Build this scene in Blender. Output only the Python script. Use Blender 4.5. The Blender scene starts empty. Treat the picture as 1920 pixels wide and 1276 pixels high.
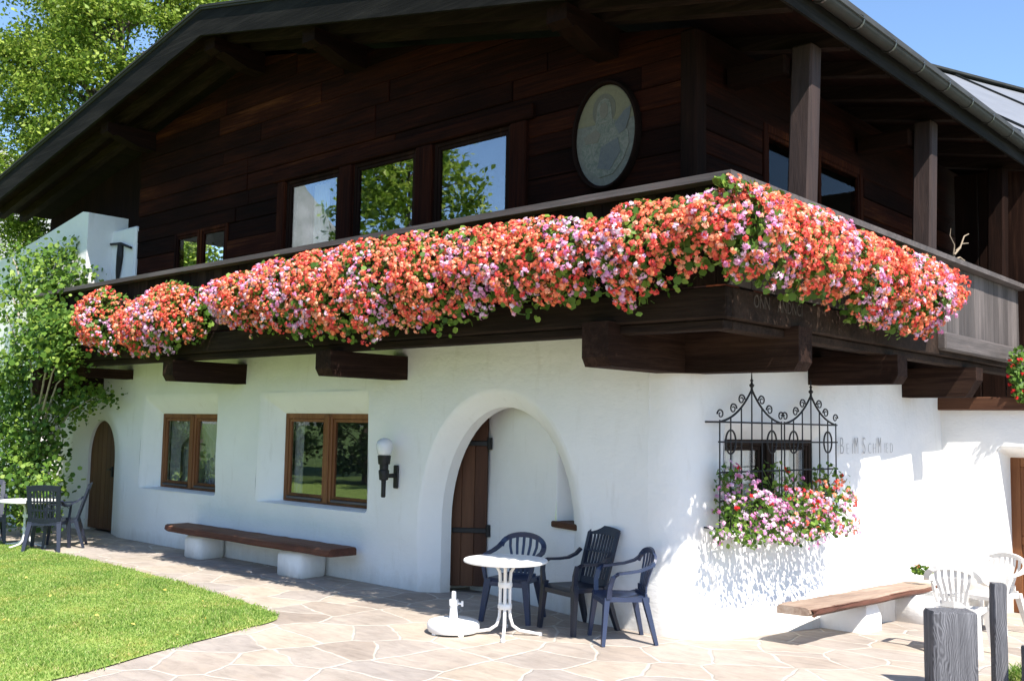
import bpy, bmesh, math, random
import numpy as np
from mathutils import Vector, Matrix, geometry
random.seed(7); rng = np.random.default_rng(7)
scene = bpy.context.scene
COL = scene.collection
R_ = math.radians

# ------------------------------------------------------------------ camera
CAM = Vector((5.2016, -8.1857, 1.95))
def _axes():
    f = 1887.43
    v1 = Vector((-2085, 124, f)).normalized(); v2 = Vector((1720, 192, f)).normalized()
    X = -v1; Y = v2; Z = X.cross(Y).normalized(); Y = Z.cross(X)
    return Matrix((X, Y, Z))
RM = _axes()                       # camera (x right, y down, z forward) -> world
right = RM @ Vector((1, 0, 0)); up = RM @ Vector((0, -1, 0)); back = RM @ Vector((0, 0, -1))
cam = bpy.data.cameras.new("camera"); camo = bpy.data.objects.new("camera", cam); COL.objects.link(camo)
m = Matrix((right, up, back)).transposed().to_4x4(); m.translation = CAM
camo.matrix_world = m
cam.sensor_width = 36; cam.sensor_fit = 'HORIZONTAL'; cam.lens = 35.39; cam.clip_end = 5000; cam.clip_start = .1
scene.camera = camo

# ------------------------------------------------------------------ light
SUN_EL, SUN_X, SUN_Y = R_(53.5), 0.9397, -0.342
w = bpy.data.worlds.new("World"); scene.world = w; w.use_nodes = True
nt = w.node_tree; bg = nt.nodes['Background']
sky = nt.nodes.new('ShaderNodeTexSky'); sky.sky_type = 'NISHITA'; sky.sun_disc = False
sky.sun_elevation = SUN_EL; sky.sun_rotation = math.atan2(SUN_X, SUN_Y); sky.air_density = 1.0; sky.dust_density = .25; sky.ozone_density = 5.0
nt.links.new(sky.outputs[0], bg.inputs[0]); bg.inputs[1].default_value = 0.13
sl = bpy.data.lights.new("sun", 'SUN'); sl.energy = 5.0; sl.angle = R_(.53); sl.color = (1, .95, .87)
so = bpy.data.objects.new("sun", sl); COL.objects.link(so)
sd = Vector((SUN_X*math.cos(SUN_EL), SUN_Y*math.cos(SUN_EL), math.sin(SUN_EL))); so.rotation_euler = sd.to_track_quat('Z', 'Y').to_euler(); so.location = sd*60
vs = scene.view_settings; vs.view_transform = 'Standard'; vs.look = 'None'; vs.gamma = 1; vs.exposure = 1.0
scene.cycles.max_bounces = 8; scene.cycles.transparent_max_bounces = 12

# ------------------------------------------------------------------ materials
def mat(name):
    m_ = bpy.data.materials.new(name); m_.use_nodes = True
    n = m_.node_tree.nodes; l = m_.node_tree.links
    return m_, n, l, n['Principled BSDF']
def ramp(n, stops):
    r = n.new('ShaderNodeValToRGB'); e = r.color_ramp.elements
    e[0].position, e[0].color = stops[0][0], (*stops[0][1], 1)
    e[1].position, e[1].color = stops[-1][0], (*stops[-1][1], 1)
    for p, c in stops[1:-1]:
        q = e.new(p); q.color = (*c, 1)
    return r
def coords(n, l, scale=(1, 1, 1), src='Object', rot=(0, 0, 0)):
    t = n.new('ShaderNodeTexCoord'); mp = n.new('ShaderNodeMapping'); mp.inputs['Scale'].default_value = scale; mp.inputs['Rotation'].default_value = rot
    l.new(t.outputs[src], mp.inputs[0]); return mp
def noise(n, l, vec, scale, detail=4, rough=.55, dist=0):
    t = n.new('ShaderNodeTexNoise'); t.inputs['Scale'].default_value = scale; t.inputs['Detail'].default_value = detail; t.inputs['Roughness'].default_value = rough; t.inputs['Distortion'].default_value = dist
    l.new(vec.outputs[0], t.inputs['Vector']); return t
def bump(n, l, h, b, strength=.3, dist=.01, normal=None):
    bn = n.new('ShaderNodeBump'); bn.inputs['Strength'].default_value = strength; bn.inputs['Distance'].default_value = dist
    l.new(h, bn.inputs['Height'])
    if normal: l.new(normal.outputs[0], bn.inputs['Normal'])
    l.new(bn.outputs[0], b.inputs['Normal']); return bn
def wood(name, stops, axis=0, rough=.65, bs=.5, fine=1.0, spec=.25):
    m_, n, l, b = mat(name)
    sc = [14*fine]*3; sc[axis] = .7
    mp = coords(n, l, sc); n1 = noise(n, l, mp, 1.6, 8, .7, .6)
    sc2 = [2.2]*3; sc2[axis] = .5
    mp2 = coords(n, l, sc2); n2 = noise(n, l, mp2, 1.4, 4)
    geo = n.new('ShaderNodeNewGeometry')
    ad = n.new('ShaderNodeMath'); ad.operation = 'MULTIPLY_ADD'; ad.inputs[1].default_value = .55; l.new(n1.outputs[0], ad.inputs[0])
    m2 = n.new('ShaderNodeMath'); m2.operation = 'MULTIPLY_ADD'; m2.inputs[1].default_value = .45; m2.inputs[2].default_value = -.12
    l.new(n2.outputs[0], m2.inputs[0]); l.new(m2.outputs[0], ad.inputs[2])
    a3 = n.new('ShaderNodeMath'); a3.operation = 'MULTIPLY_ADD'; a3.inputs[1].default_value = .24; l.new(geo.outputs['Random Per Island'], a3.inputs[0]); l.new(ad.outputs[0], a3.inputs[2])
    r = ramp(n, stops); l.new(a3.outputs[0], r.inputs[0]); l.new(r.outputs[0], b.inputs['Base Color'])
    b.inputs['Roughness'].default_value = rough; b.inputs['Specular IOR Level'].default_value = spec
    bump(n, l, n1.outputs[0], b, bs, .012)
    return m_
def plain(name, col, rough=.5, metal=0, var=.12, vs_=6, bs=0):
    m_, n, l, b = mat(name); mp = coords(n, l); t = noise(n, l, mp, vs_, 5)
    r = ramp(n, [(.3, tuple(c*(1-var) for c in col)), (.7, tuple(min(1, c*(1+var)) for c in col))]); l.new(t.outputs[0], r.inputs[0]); l.new(r.outputs[0], b.inputs['Base Color'])
    b.inputs['Roughness'].default_value = rough; b.inputs['Metallic'].default_value = metal
    if bs:
        t2 = noise(n, l, mp, vs_*9, 4); bump(n, l, t2.outputs[0], b, bs, .005)
    return m_
def fencewood(name):
    m_, n, l, b = mat(name); mp = coords(n, l, (1, 1, .42), rot=(0, .22, 0)); d = noise(n, l, coords(n, l, (1, 1, .5)), 3.2, 3, .5, .4)
    sub = n.new('ShaderNodeVectorMath'); sub.operation = 'MULTIPLY_ADD'; sub.inputs[1].default_value = (.20, .20, .1); l.new(d.outputs['Color'], sub.inputs[0]); l.new(mp.outputs[0], sub.inputs[2])
    wv = n.new('ShaderNodeTexWave'); wv.wave_type = 'RINGS'; wv.rings_direction = 'Z'; wv.inputs['Scale'].default_value = 24; wv.inputs['Distortion'].default_value = 2.5; wv.inputs['Detail'].default_value = 3; wv.inputs['Detail Scale'].default_value = 1.2; l.new(sub.outputs[0], wv.inputs['Vector'])
    f = noise(n, l, coords(n, l, (30, 30, 1.2)), 1.5, 6, .7); mx = n.new('ShaderNodeMath'); mx.operation = 'MULTIPLY_ADD'; mx.inputs[1].default_value = .20; l.new(wv.outputs['Fac'], mx.inputs[0])
    m2 = n.new('ShaderNodeMath'); m2.operation = 'MULTIPLY'; m2.inputs[1].default_value = .8; l.new(f.outputs[0], m2.inputs[0]); l.new(m2.outputs[0], mx.inputs[2])
    r = ramp(n, [(.25, (.03, .03, .034)), (.5, (.115, .115, .126)), (.85, (.25, .25, .265))]); l.new(mx.outputs[0], r.inputs[0]); l.new(r.outputs[0], b.inputs['Base Color']); b.inputs['Roughness'].default_value = .8; b.inputs['Specular IOR Level'].default_value = .2
    bump(n, l, mx.outputs[0], b, .8, .012); return m_
DK = [(.22, (.003, .0018, .0014)), (.45, (.009, .0045, .0033)), (.62, (.017, .0075, .005)), (.85, (.05, .023, .014))]
M = {}
for ax, k in enumerate('xyz'):
    M['dark'+k] = wood('dark_timber_'+k, DK, ax, .8, .5, 1, .06)
    M['log'+k] = wood('log_timber_'+k, [(.24, (.003, .0015, .0013)), (.45, (.012, .0038, .0025)), (.60, (.031, .0078, .0038)), (.74, (.085, .026, .009)), (.88, (.26, .13, .06))], ax, .8, .9, 1.5, .05)
    M['grey'+k] = wood('weathered_timber_'+k, [(.2, (.03, .025, .024)), (.5, (.085, .072, .068)), (.8, (.19, .16, .15))], ax)
    M['brown'+k] = wood('window_timber_'+k, [(.2, (.05, .017, .007)), (.5, (.15, .055, .02)), (.8, (.27, .12, .05))], ax, .5, .25)
    M['bleach'+k] = wood('sun_glare_timber_'+k, [(.25, (.10, .055, .04)), (.5, (.30, .215, .16)), (.8, (.52, .44, .36))], ax)  # weathered wood coloured extra pale, standing in for sun glare on the bench top
    M['door'+k] = wood('door_timber_'+k, [(.2, (.025, .010, .006)), (.5, (.075, .03, .015)), (.85, (.15, .07, .035))], ax)
    M['plank'+k] = wood('bench_timber_'+k, [(.2, (.035, .013, .009)), (.5, (.12, .048, .03)), (.85, (.3, .16, .10))], ax)
    M['post'+k] = fencewood('fence_timber_'+k)
    M['balc'+k] = wood('balcony_timber_'+k, [(.2, (.004, .0026, .002)), (.5, (.014, .0085, .0062)), (.85, (.06, .038, .027))], ax, .8, .5, 1, .1)
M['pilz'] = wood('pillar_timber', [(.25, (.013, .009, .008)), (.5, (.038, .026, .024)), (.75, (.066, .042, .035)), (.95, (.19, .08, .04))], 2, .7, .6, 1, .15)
M['bargey'] = wood('barge_timber_side', [(.25, (.0035, .0034, .003)), (.5, (.010, .0092, .008)), (.85, (.038, .034, .03))], 1, .8, .5, 1, .1)
M['corbx'] = wood('corbel_timber_x', [(.25, (.007, .004, .003)), (.5, (.021, .011, .008)), (.85, (.08, .045, .03))], 0, .8, .7, 1, .08); M['corby'] = wood('corbel_timber_y', [(.25, (.007, .004, .003)), (.5, (.021, .011, .008)), (.85, (.08, .045, .03))], 1, .8, .7, 1, .08)
M['sdoorz'] = wood('side_door_timber', [(.2, (.035, .014, .007)), (.5, (.11, .047, .02)), (.85, (.20, .095, .045))], 2, .6, .4)
M['bargex'] = wood('barge_timber', [(.25, (.0035, .0034, .003)), (.5, (.010, .0092, .008)), (.85, (.038, .034, .03))], 0, .8, .5, 1, .1)
def plaster(name, col=(.82, .81, .79)):
    m_, n, l, b = mat(name); mp = coords(n, l)
    t = noise(n, l, mp, 1.1, 6, .6); r = ramp(n, [(.3, tuple(c*.94 for c in col)), (.65, col)]); l.new(t.outputs[0], r.inputs[0])
    t4 = noise(n, l, coords(n, l, (3, 3, .6)), 2.2, 5, .65); r4 = ramp(n, [(.58, (1, 1, 1)), (.78, (.90, .89, .87))]); l.new(t4.outputs[0], r4.inputs[0])
    mx = n.new('ShaderNodeMixRGB'); mx.blend_type = 'MULTIPLY'; mx.inputs[0].default_value = .95; l.new(r.outputs[0], mx.inputs[1]); l.new(r4.outputs[0], mx.inputs[2])
    tc = n.new('ShaderNodeTexCoord'); sx_ = n.new('ShaderNodeSeparateXYZ'); l.new(tc.outputs['Object'], sx_.inputs[0])
    dn = noise(n, l, coords(n, l, (1, 1, .35)), 5, 6, .7); ds = n.new('ShaderNodeMath'); ds.operation = 'MULTIPLY_ADD'; ds.inputs[1].default_value = .55; l.new(dn.outputs[0], ds.inputs[0]); dz = n.new('ShaderNodeMath'); dz.operation = 'MULTIPLY'; dz.inputs[1].default_value = -1.3; l.new(sx_.outputs[2], dz.inputs[0]); l.new(dz.outputs[0], ds.inputs[2])
    dr = ramp(n, [(.02, (1, 1, 1)), (.45, (.70, .66, .60))]); l.new(ds.outputs[0], dr.inputs[0]); md = n.new('ShaderNodeMixRGB'); md.blend_type = 'MULTIPLY'; md.inputs[0].default_value = .9; l.new(mx.outputs[0], md.inputs[1]); l.new(dr.outputs[0], md.inputs[2])
    l.new(md.outputs[0], b.inputs['Base Color'])
    b.inputs['Roughness'].default_value = .9; b.inputs['Specular IOR Level'].default_value = .15
    t2 = noise(n, l, mp, 2.6, 3); t3 = noise(n, l, coords(n, l, (1, 1, 2.4)), 14, 5, .6)
    b1 = n.new('ShaderNodeBump'); b1.inputs['Strength'].default_value = .35; b1.inputs['Distance'].default_value = .06; l.new(t2.outputs[0], b1.inputs['Height'])
    bump(n, l, t3.outputs[0], b, .32, .012, b1)
    return m_
M['plaster'] = plaster('whitewashed_plaster')
M['iron'] = plain('wrought_iron', (.012, .012, .013), .55, .3, .3, 20, .3)
M['bluepl'] = plain('blue_plastic', (.024, .036, .078), .38, 0, .1, 5)
M['bluedk'] = plain('dark_blue_plastic', (.012, .016, .032), .4, 0, .1, 5)
M['whitepl'] = plain('white_plastic', (.80, .79, .77), .4, 0, .04, 5)
M['whitemt'] = plain('white_painted_steel', (.78, .77, .75), .3, 0, .04, 8)
M['greywh'] = plain('aged_white_plastic', (.62, .60, .57), .45, 0, .06, 5)
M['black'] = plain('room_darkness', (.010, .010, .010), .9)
M['curtain'] = plain('net_curtain', (.25, .24, .24), .9, 0, .15, 3)
M['curtain2'] = plain('white_curtain', (.6, .58, .52), .9, 0, .12, 3)
M['copper'] = plain('dark_gutter_metal', (.022, .023, .019), .75, .1, .3, 4)
M['clip'] = plain('bright_clip_metal', (.13, .13, .12), .35, .8, .2, 8)
M['roofd'] = plain('dark_roof_covering', (.03, .032, .034), .8, 0, .3, 3, .4)
M['globe'] = plain('opal_glass', (.66, .67, .69), .25, 0, .04, 5)
M['soil'] = plain('potting_soil', (.03, .02, .013), .95, 0, .3, 20)
M['trough'] = plain('brown_trough_plastic', (.035, .017, .010), .6)
M['letter'] = plain('grey_wall_paint', (.40, .39, .38), .9)
M['carve'] = plain('worn_pale_paint', (.055, .042, .033), .9)
M['ceil'] = M['plaster']
def glass(name, f0=.2, k=.9):
    m_, n, l, b = mat(name); out = n['Material Output']
    g = n.new('ShaderNodeBsdfGlossy'); g.inputs['Roughness'].default_value = .012; g.inputs['Color'].default_value = (.95, .97, 1, 1)
    t = n.new('ShaderNodeBsdfTransparent'); t.inputs['Color'].default_value = (.97, .985, .98, 1)
    lw = n.new('ShaderNodeLayerWeight'); lw.inputs['Blend'].default_value = .5
    pw = n.new('ShaderNodeMath'); pw.operation = 'POWER'; pw.inputs[1].default_value = 3.2; l.new(lw.outputs['Facing'], pw.inputs[0])
    a = n.new('ShaderNodeMath'); a.operation = 'MULTIPLY_ADD'; a.inputs[1].default_value = k; a.inputs[2].default_value = f0; a.use_clamp = True; l.new(pw.outputs[0], a.inputs[0])
    mp = coords(n, l); tn = noise(n, l, mp, 1.3, 2); bn = n.new('ShaderNodeBump'); bn.inputs['Strength'].default_value = .04; bn.inputs['Distance'].default_value = .02; l.new(tn.outputs[0], bn.inputs['Height']); l.new(bn.outputs[0], g.inputs['Normal'])
    mx = n.new('ShaderNodeMixShader'); l.new(a.outputs[0], mx.inputs[0]); l.new(t.outputs[0], mx.inputs[1]); l.new(g.outputs[0], mx.inputs[2]); l.new(mx.outputs[0], out.inputs[0])
    return m_
M['glass'] = glass('window_glass', .07); M['glassdim'] = glass('shaded_door_glass', .01, .10); M['glassup'] = glass('upper_window_glass', .22)
def islands(name, stops, rough=.6, trans=0.0, spec=.25, tone=False):
    m_, n, l, b = mat(name); r = ramp(n, stops)
    if tone: g = n.new('ShaderNodeAttribute'); g.attribute_name = 'tone'; l.new(g.outputs['Fac'], r.inputs[0])
    else: g = n.new('ShaderNodeNewGeometry'); l.new(g.outputs['Random Per Island'], r.inputs[0])
    l.new(r.outputs[0], b.inputs['Base Color'])
    b.inputs['Roughness'].default_value = rough; b.inputs['Specular IOR Level'].default_value = spec
    if trans:
        out = n['Material Output']; t = n.new('ShaderNodeBsdfTranslucent'); l.new(r.outputs[0], t.inputs['Color'])
        mx = n.new('ShaderNodeMixShader'); mx.inputs[0].default_value = trans; l.new(b.outputs[0], mx.inputs[1]); l.new(t.outputs[0], mx.inputs[2]); l.new(mx.outputs[0], out.inputs[0])
    return m_
M['petal_o'] = islands('orange_petals', [(0, (.76, .065, .07)), (.3, (.87, .165, .115)), (.7, (.94, .31, .13)), (1, (.94, .50, .36))], .6, .25, .25, True)
M['petal_p'] = islands('pink_petals', [(0, (.70, .22, .45)), (.45, (.82, .45, .68)), (1, (.88, .72, .82))], .6, .25, .25, True)
M['petal_r'] = islands('red_petals', [(0, (.5, .01, .015)), (1, (.72, .03, .03))], .6, .25, .25, True)
M['geleaf'] = islands('geranium_leaf', [(0, (.05, .11, .015)), (.6, (.11, .21, .03)), (1, (.21, .31, .05))], .5, .25)
M['vineleaf'] = islands('vine_leaf', [(0, (.04, .10, .014)), (.55, (.115, .215, .03)), (1, (.27, .37, .06))], .5, .3)
M['treeleaf'] = islands('ash_leaf', [(0, (.09, .16, .015)), (.6, (.22, .32, .035)), (1, (.40, .47, .09))], .5, .35)
M['darkleaf'] = islands('spruce_leaf', [(0, (.018, .045, .014)), (1, (.06, .10, .03))], .6, .2)
M['grass'] = islands('grass_blade', [(0, (.12, .23, .035)), (.55, (.24, .34, .075)), (.9, (.42, .48, .16)), (1, (.50, .46, .24))], .55, .3)
def patchy(m_, cols, sc):
    n, l = m_.node_tree.nodes, m_.node_tree.links; b = n['Principled BSDF']; src = b.inputs['Base Color'].links[0].from_socket
    t = noise(n, l, coords(n, l), sc, 6, .7); r = ramp(n, cols); l.new(t.outputs[0], r.inputs[0]); mx = n.new('ShaderNodeMixRGB'); mx.blend_type = 'MULTIPLY'; mx.inputs[0].default_value = 1; l.new(src, mx.inputs[1]); l.new(r.outputs[0], mx.inputs[2]); l.new(mx.outputs[0], b.inputs['Base Color'])
    for nd in n:
        if nd.type == 'BSDF_TRANSLUCENT': l.new(mx.outputs[0], nd.inputs['Color'])
patchy(M['grass'], [(.32, (.62, .78, .60)), (.5, (.95, 1, .9)), (.66, (1.25, 1.02, .95))], 1.7)
M['bark'] = plain('bark', (.10, .075, .055), .9, 0, .35, 9, .8)
M['palebark'] = plain('pale_bark', (.32, .27, .22), .9, 0, .3, 9, .6)
M['metalroof'] = plain('grey_sheet_roof', (.20, .205, .22), .5, .2, .1, 2)
M['twig'] = plain('dry_twig', (.26, .20, .14), .85, 0, .2, 9)

# ------------------------------------------------------------------ mesh builder
class MB:
    def __init__(s): s.v = []; s.f = []
    def add(s, vs, fs):
        o = len(s.v); s.v += [Vector(v) for v in vs]; s.f += [tuple(i+o for i in f) for f in fs]; return s
    def box(s, x0, x1, y0, y1, z0, z1, b=0, T=None):
        x0, x1 = min(x0, x1), max(x0, x1); y0, y1 = min(y0, y1), max(y0, y1); z0, z1 = min(z0, z1), max(z0, z1)
        b = min(b, (x1-x0)*.45, (y1-y0)*.45, (z1-z0)*.45)
        if b <= 0:
            vs = [(x, y, z) for z in (z0, z1) for y in (y0, y1) for x in (x0, x1)]
            fs = [(0, 2, 3, 1), (4, 5, 7, 6), (0, 1, 5, 4), (2, 6, 7, 3), (0, 4, 6, 2), (1, 3, 7, 5)]
        else:
            bm = bmesh.new(); bmesh.ops.create_cube(bm, size=1)
            for v in bm.verts: v.co = Vector(((x0+x1)/2+v.co.x*(x1-x0), (y0+y1)/2+v.co.y*(y1-y0), (z0+z1)/2+v.co.z*(z1-z0)))
            bmesh.ops.bevel(bm, geom=bm.edges[:], offset=b, segments=1, affect='EDGES', profile=.5)
            bm.verts.index_update(); vs = [v.co.copy() for v in bm.verts]; fs = [tuple(v.index for v in f.verts) for f in bm.faces]; bm.free()
        if T: vs = [T @ Vector(v) for v in vs]
        return s.add(vs, fs)
    def tube(s, path, r, n=8, cap=True):
        P = [Vector(p) for p in path]; rs = r if isinstance(r, (list, tuple)) else [r]*len(P)
        vs = []; up_ = None
        for i, p in enumerate(P):
            t = (P[min(i+1, len(P)-1)]-P[max(i-1, 0)]).normalized()
            if up_ is None: up_ = t.orthogonal().normalized()
            up_ = (up_-t*up_.dot(t)); up_ = up_.normalized() if up_.length > 1e-6 else t.orthogonal().normalized()
            sd_ = t.cross(up_)
            for k in range(n):
                a = 2*math.pi*k/n; vs.append(p+(up_*math.cos(a)+sd_*math.sin(a))*rs[i])
        fs = [(i*n+k, i*n+(k+1) % n, (i+1)*n+(k+1) % n, (i+1)*n+k) for i in range(len(P)-1) for k in range(n)]
        if cap: fs += [tuple(range(n-1, -1, -1)), tuple(range((len(P)-1)*n, len(P)*n))]
        return s.add(vs, fs)
    def sweep(s, path, wd, th, side):
        """rectangular band along path; side = function or vector for the width direction"""
        P = [Vector(p) for p in path]; vs = []
        W = wd if isinstance(wd, (list, tuple)) else [wd]*len(P); H = th if isinstance(th, (list, tuple)) else [th]*len(P)
        for i, p in enumerate(P):
            t = (P[min(i+1, len(P)-1)]-P[max(i-1, 0)]).normalized()
            sv = Vector(side(i, p) if callable(side) else side); sv = (sv-t*sv.dot(t)).normalized(); nv = t.cross(sv)
            for a, c in ((-1, -1), (1, -1), (1, 1), (-1, 1)): vs.append(p+sv*a*W[i]/2+nv*c*H[i]/2)
        fs = [(i*4+k, i*4+(k+1) % 4, (i+1)*4+(k+1) % 4, (i+1)*4+k) for i in range(len(P)-1) for k in range(4)]
        n = (len(P)-1)*4; fs += [(3, 2, 1, 0), (n, n+1, n+2, n+3)]
        return s.add(vs, fs)
    def lathe(s, prof, c=(0, 0, 0), n=24, ax=None):
        c = Vector(c); vs = []
        for r, z in prof:
            for k in range(n):
                a = 2*math.pi*k/n; v = Vector((r*math.cos(a), r*math.sin(a), z))
                vs.append(c+((ax @ v) if ax else v))
        m_ = len(prof); fs = [(i*n+k, i*n+(k+1) % n, (i+1)*n+(k+1) % n, (i+1)*n+k) for i in range(m_-1) for k in range(n)]
        fs += [tuple(range(n-1, -1, -1)), tuple(range((m_-1)*n, m_*n))]
        return s.add(vs, fs)
    def prism(s, poly, a, b, fn):
        """poly list of 2D, extruded between a and b; fn(u,v,w)->3D"""
        n = len(poly); vs = [fn(u, v, a) for u, v in poly]+[fn(u, v, b) for u, v in poly]
        fs = [tuple(range(n)), tuple(range(2*n-1, n-1, -1))]+[(i, n+i, n+(i+1) % n, (i+1) % n) for i in range(n)]
        return s.add(vs, fs)
    def loft(s, loops, closed=True):
        n = len(loops[0]); vs = [p for lp in loops for p in lp]; k = n if closed else n-1
        fs = [(i*n+j, i*n+(j+1) % n, (i+1)*n+(j+1) % n, (i+1)*n+j) for i in range(len(loops)-1) for j in range(k)]
        return s.add(vs, fs)
    def build(s, name, m_, parent=None, smooth=None, loc=None):
        me = bpy.data.meshes.new(name); vs = s.v
        me.from_pydata([tuple(v) for v in vs], [], s.f); me.validate()
        bm = bmesh.new(); bm.from_mesh(me); bmesh.ops.recalc_face_normals(bm, faces=bm.faces[:]); bm.to_mesh(me); bm.free()
        me.materials.append(m_); o = bpy.data.objects.new(name, me); COL.objects.link(o)
        if parent: o.parent = parent
        if loc: o.location = loc
        if smooth is not None:
            me.polygons.foreach_set('use_smooth', [True]*len(me.polygons))
            me.set_sharp_from_angle(angle=R_(smooth))
        return o
def fast(name, V, k, m_, parent=None, val=None):
    """V (n*k,3) -> n polygons of k corners"""
    V = np.asarray(V, dtype=np.float32).reshape(-1, 3); n = len(V)//k
    me = bpy.data.meshes.new(name); me.vertices.add(len(V)); me.vertices.foreach_set('co', V.ravel())
    me.loops.add(len(V)); me.loops.foreach_set('vertex_index', np.arange(len(V), dtype=np.int32))
    me.polygons.add(n); me.polygons.foreach_set('loop_start', np.arange(0, n*k, k, dtype=np.int32)); me.polygons.foreach_set('loop_total', np.full(n, k, dtype=np.int32))
    if val is not None:
        at = me.attributes.new('tone', 'FLOAT', 'POINT'); at.data.foreach_set('value', np.repeat(np.asarray(val, dtype=np.float32), k))
    me.update(calc_edges=True); me.materials.append(m_); o = bpy.data.objects.new(name, me); COL.objects.link(o)
    if parent: o.parent = parent
    return o
def tag(o, label=None, cat=None, group=None, kind=None):
    if label: o['label'] = label
    if cat: o['category'] = cat
    if group: o['group'] = group
    if kind: o['kind'] = kind
    return o
def thing(name, label, cat, loc=(0, 0, 0), rz=0, group=None):
    o = bpy.data.objects.new(name, None); COL.objects.link(o); o.location = loc; o.rotation_euler = (0, 0, rz); o.empty_display_size = .2
    return tag(o, label, cat, group)
def copy_tree(o, parent=None):
    c = o.copy(); COL.objects.link(c)
    if parent: c.parent = parent
    for ch in list(o.children): copy_tree(ch, c)
    return c
def unit(a): return a/np.maximum(np.linalg.norm(a, axis=-1, keepdims=True), 1e-9)
def frames(nrm):
    n = unit(nrm); r = rng.normal(size=n.shape); a = unit(np.cross(n, r)); b = np.cross(n, a); return n, a, b
def leaves(C, nrm, size, k=4, aspect=.6, fold=.15):
    """leaf polygons at C with normals nrm"""
    n, a, b = frames(nrm); size = np.asarray(size).reshape(-1, 1)
    if k == 4:
        P = [C-a*size*.5, C+b*size*aspect*.5+n*size*fold*.3, C+a*size*.5-n*size*fold, C-b*size*aspect*.5+n*size*fold*.3]
    else:
        P = []
        for i in range(k):
            t = 2*math.pi*i/k; P.append(C+(a*math.cos(t)+b*math.sin(t))*size*.5+n*size*fold*(1 if i % 2 else -.6)*.4)
    return np.stack(P, 1).reshape(-1, 3)
def florets(C, nrm, size):
    """5-petal flowers, each one small star polygon"""
    n, a, b = frames(nrm); size = np.asarray(size).reshape(-1, 1); P = []
    for i in range(10):
        t = 2*math.pi*i/10; rr = .5 if i % 2 == 0 else .27
        P.append(C+(a*math.cos(t)+b*math.sin(t))*size*rr+n*size*(.10 if i % 2 == 0 else 0))
    return np.stack(P, 1).reshape(-1, 3)
def heads(H, out, size=.02, nf=9, rad=.026):
    """flower heads: each a dome of florets"""
    N = len(H); d = rng.normal(size=(N, nf, 3)); d = unit(d+out[:, None, :]*1.3)
    C = H[:, None, :]+d*rad*rng.uniform(.7, 1.15, (N, nf, 1)); s_ = rng.uniform(.8, 1.25, N*nf)*size*1.6
    tone = np.repeat(rng.uniform(0, 1, N), nf)+rng.normal(size=N*nf)*.09
    return florets(C.reshape(-1, 3), (d+rng.normal(size=d.shape)*.25).reshape(-1, 3), s_), np.clip(tone, 0, 1)

# ------------------------------------------------------------------ ground
def paving():
    m_, n, l, b = mat('crazy_paving'); mp = coords(n, l)
    dn = noise(n, l, mp, 1.6, 2); sub = n.new('ShaderNodeVectorMath'); sub.operation = 'MULTIPLY_ADD'; sub.inputs[1].default_value = (.22, .22, 0); l.new(dn.outputs['Color'], sub.inputs[0]); l.new(mp.outputs[0], sub.inputs[2])
    def vor(feat):
        v = n.new('ShaderNodeTexVoronoi'); v.feature = feat; v.inputs['Scale'].default_value = 1.75; v.inputs['Randomness'].default_value = .95; v.voronoi_dimensions = '2D'
        l.new(sub.outputs[0], v.inputs['Vector']); return v
    e = vor('DISTANCE_TO_EDGE'); c = vor('F1')
    en = noise(n, l, mp, 9, 4, .7); ea = n.new('ShaderNodeMath'); ea.operation = 'MULTIPLY_ADD'; ea.inputs[1].default_value = .05; l.new(en.outputs[0], ea.inputs[0]); l.new(e.outputs['Distance'], ea.inputs[2])
    jr = ramp(n, [(.034, (0, 0, 0)), (.058, (1, 1, 1))]); l.new(ea.outputs[0], jr.inputs[0])
    sp = n.new('ShaderNodeSeparateColor'); l.new(c.outputs['Color'], sp.inputs[0])
    cr = ramp(n, [(0, (.32, .27, .232)), (.25, (.42, .36, .305)), (.5, (.355, .315, .285)), (.75, (.46, .39, .315)), (1, (.385, .34, .30))]); l.new(sp.outputs[0], cr.inputs[0])
    lay = noise(n, l, coords(n, l, (1.2, 4.5, 1), rot=(0, 0, .5)), 2.2, 8, .7, .8); lr = ramp(n, [(.3, (.70, .68, .66)), (.5, (.95, .94, .93)), (.7, (1.12, 1.08, 1.02))]); l.new(lay.outputs[0], lr.inputs[0])
    mu = n.new('ShaderNodeMixRGB'); mu.blend_type = 'MULTIPLY'; mu.inputs[0].default_value = .8; l.new(cr.outputs[0], mu.inputs[1]); l.new(lr.outputs[0], mu.inputs[2])
    st_ = noise(n, l, mp, .9, 7, .75); sr_ = ramp(n, [(.35, (.74, .72, .70)), (.62, (1.05, 1.05, 1.05))]); l.new(st_.outputs[0], sr_.inputs[0]); mu2 = n.new('ShaderNodeMixRGB'); mu2.blend_type = 'MULTIPLY'; mu2.inputs[0].default_value = .8; l.new(mu.outputs[0], mu2.inputs[1]); l.new(sr_.outputs[0], mu2.inputs[2]); mu = mu2
    mo = noise(n, l, mp, 6, 5); mor = ramp(n, [(.3, (.41, .37, .315)), (.7, (.56, .505, .44))]); l.new(mo.outputs[0], mor.inputs[0])
    mx = n.new('ShaderNodeMixRGB'); l.new(jr.outputs[0], mx.inputs[0]); l.new(mor.outputs[0], mx.inputs[1]); l.new(mu.outputs[0], mx.inputs[2]); l.new(mx.outputs[0], b.inputs['Base Color'])
    b.inputs['Roughness'].default_value = .75; b.inputs['Specular IOR Level'].default_value = .3
    b1 = n.new('ShaderNodeBump'); b1.inputs['Strength'].default_value = .5; b1.inputs['Distance'].default_value = .02; l.new(jr.outputs[0], b1.inputs['Height'])
    bump(n, l, lay.outputs[0], b, .35, .012, b1)
    return m_
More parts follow.
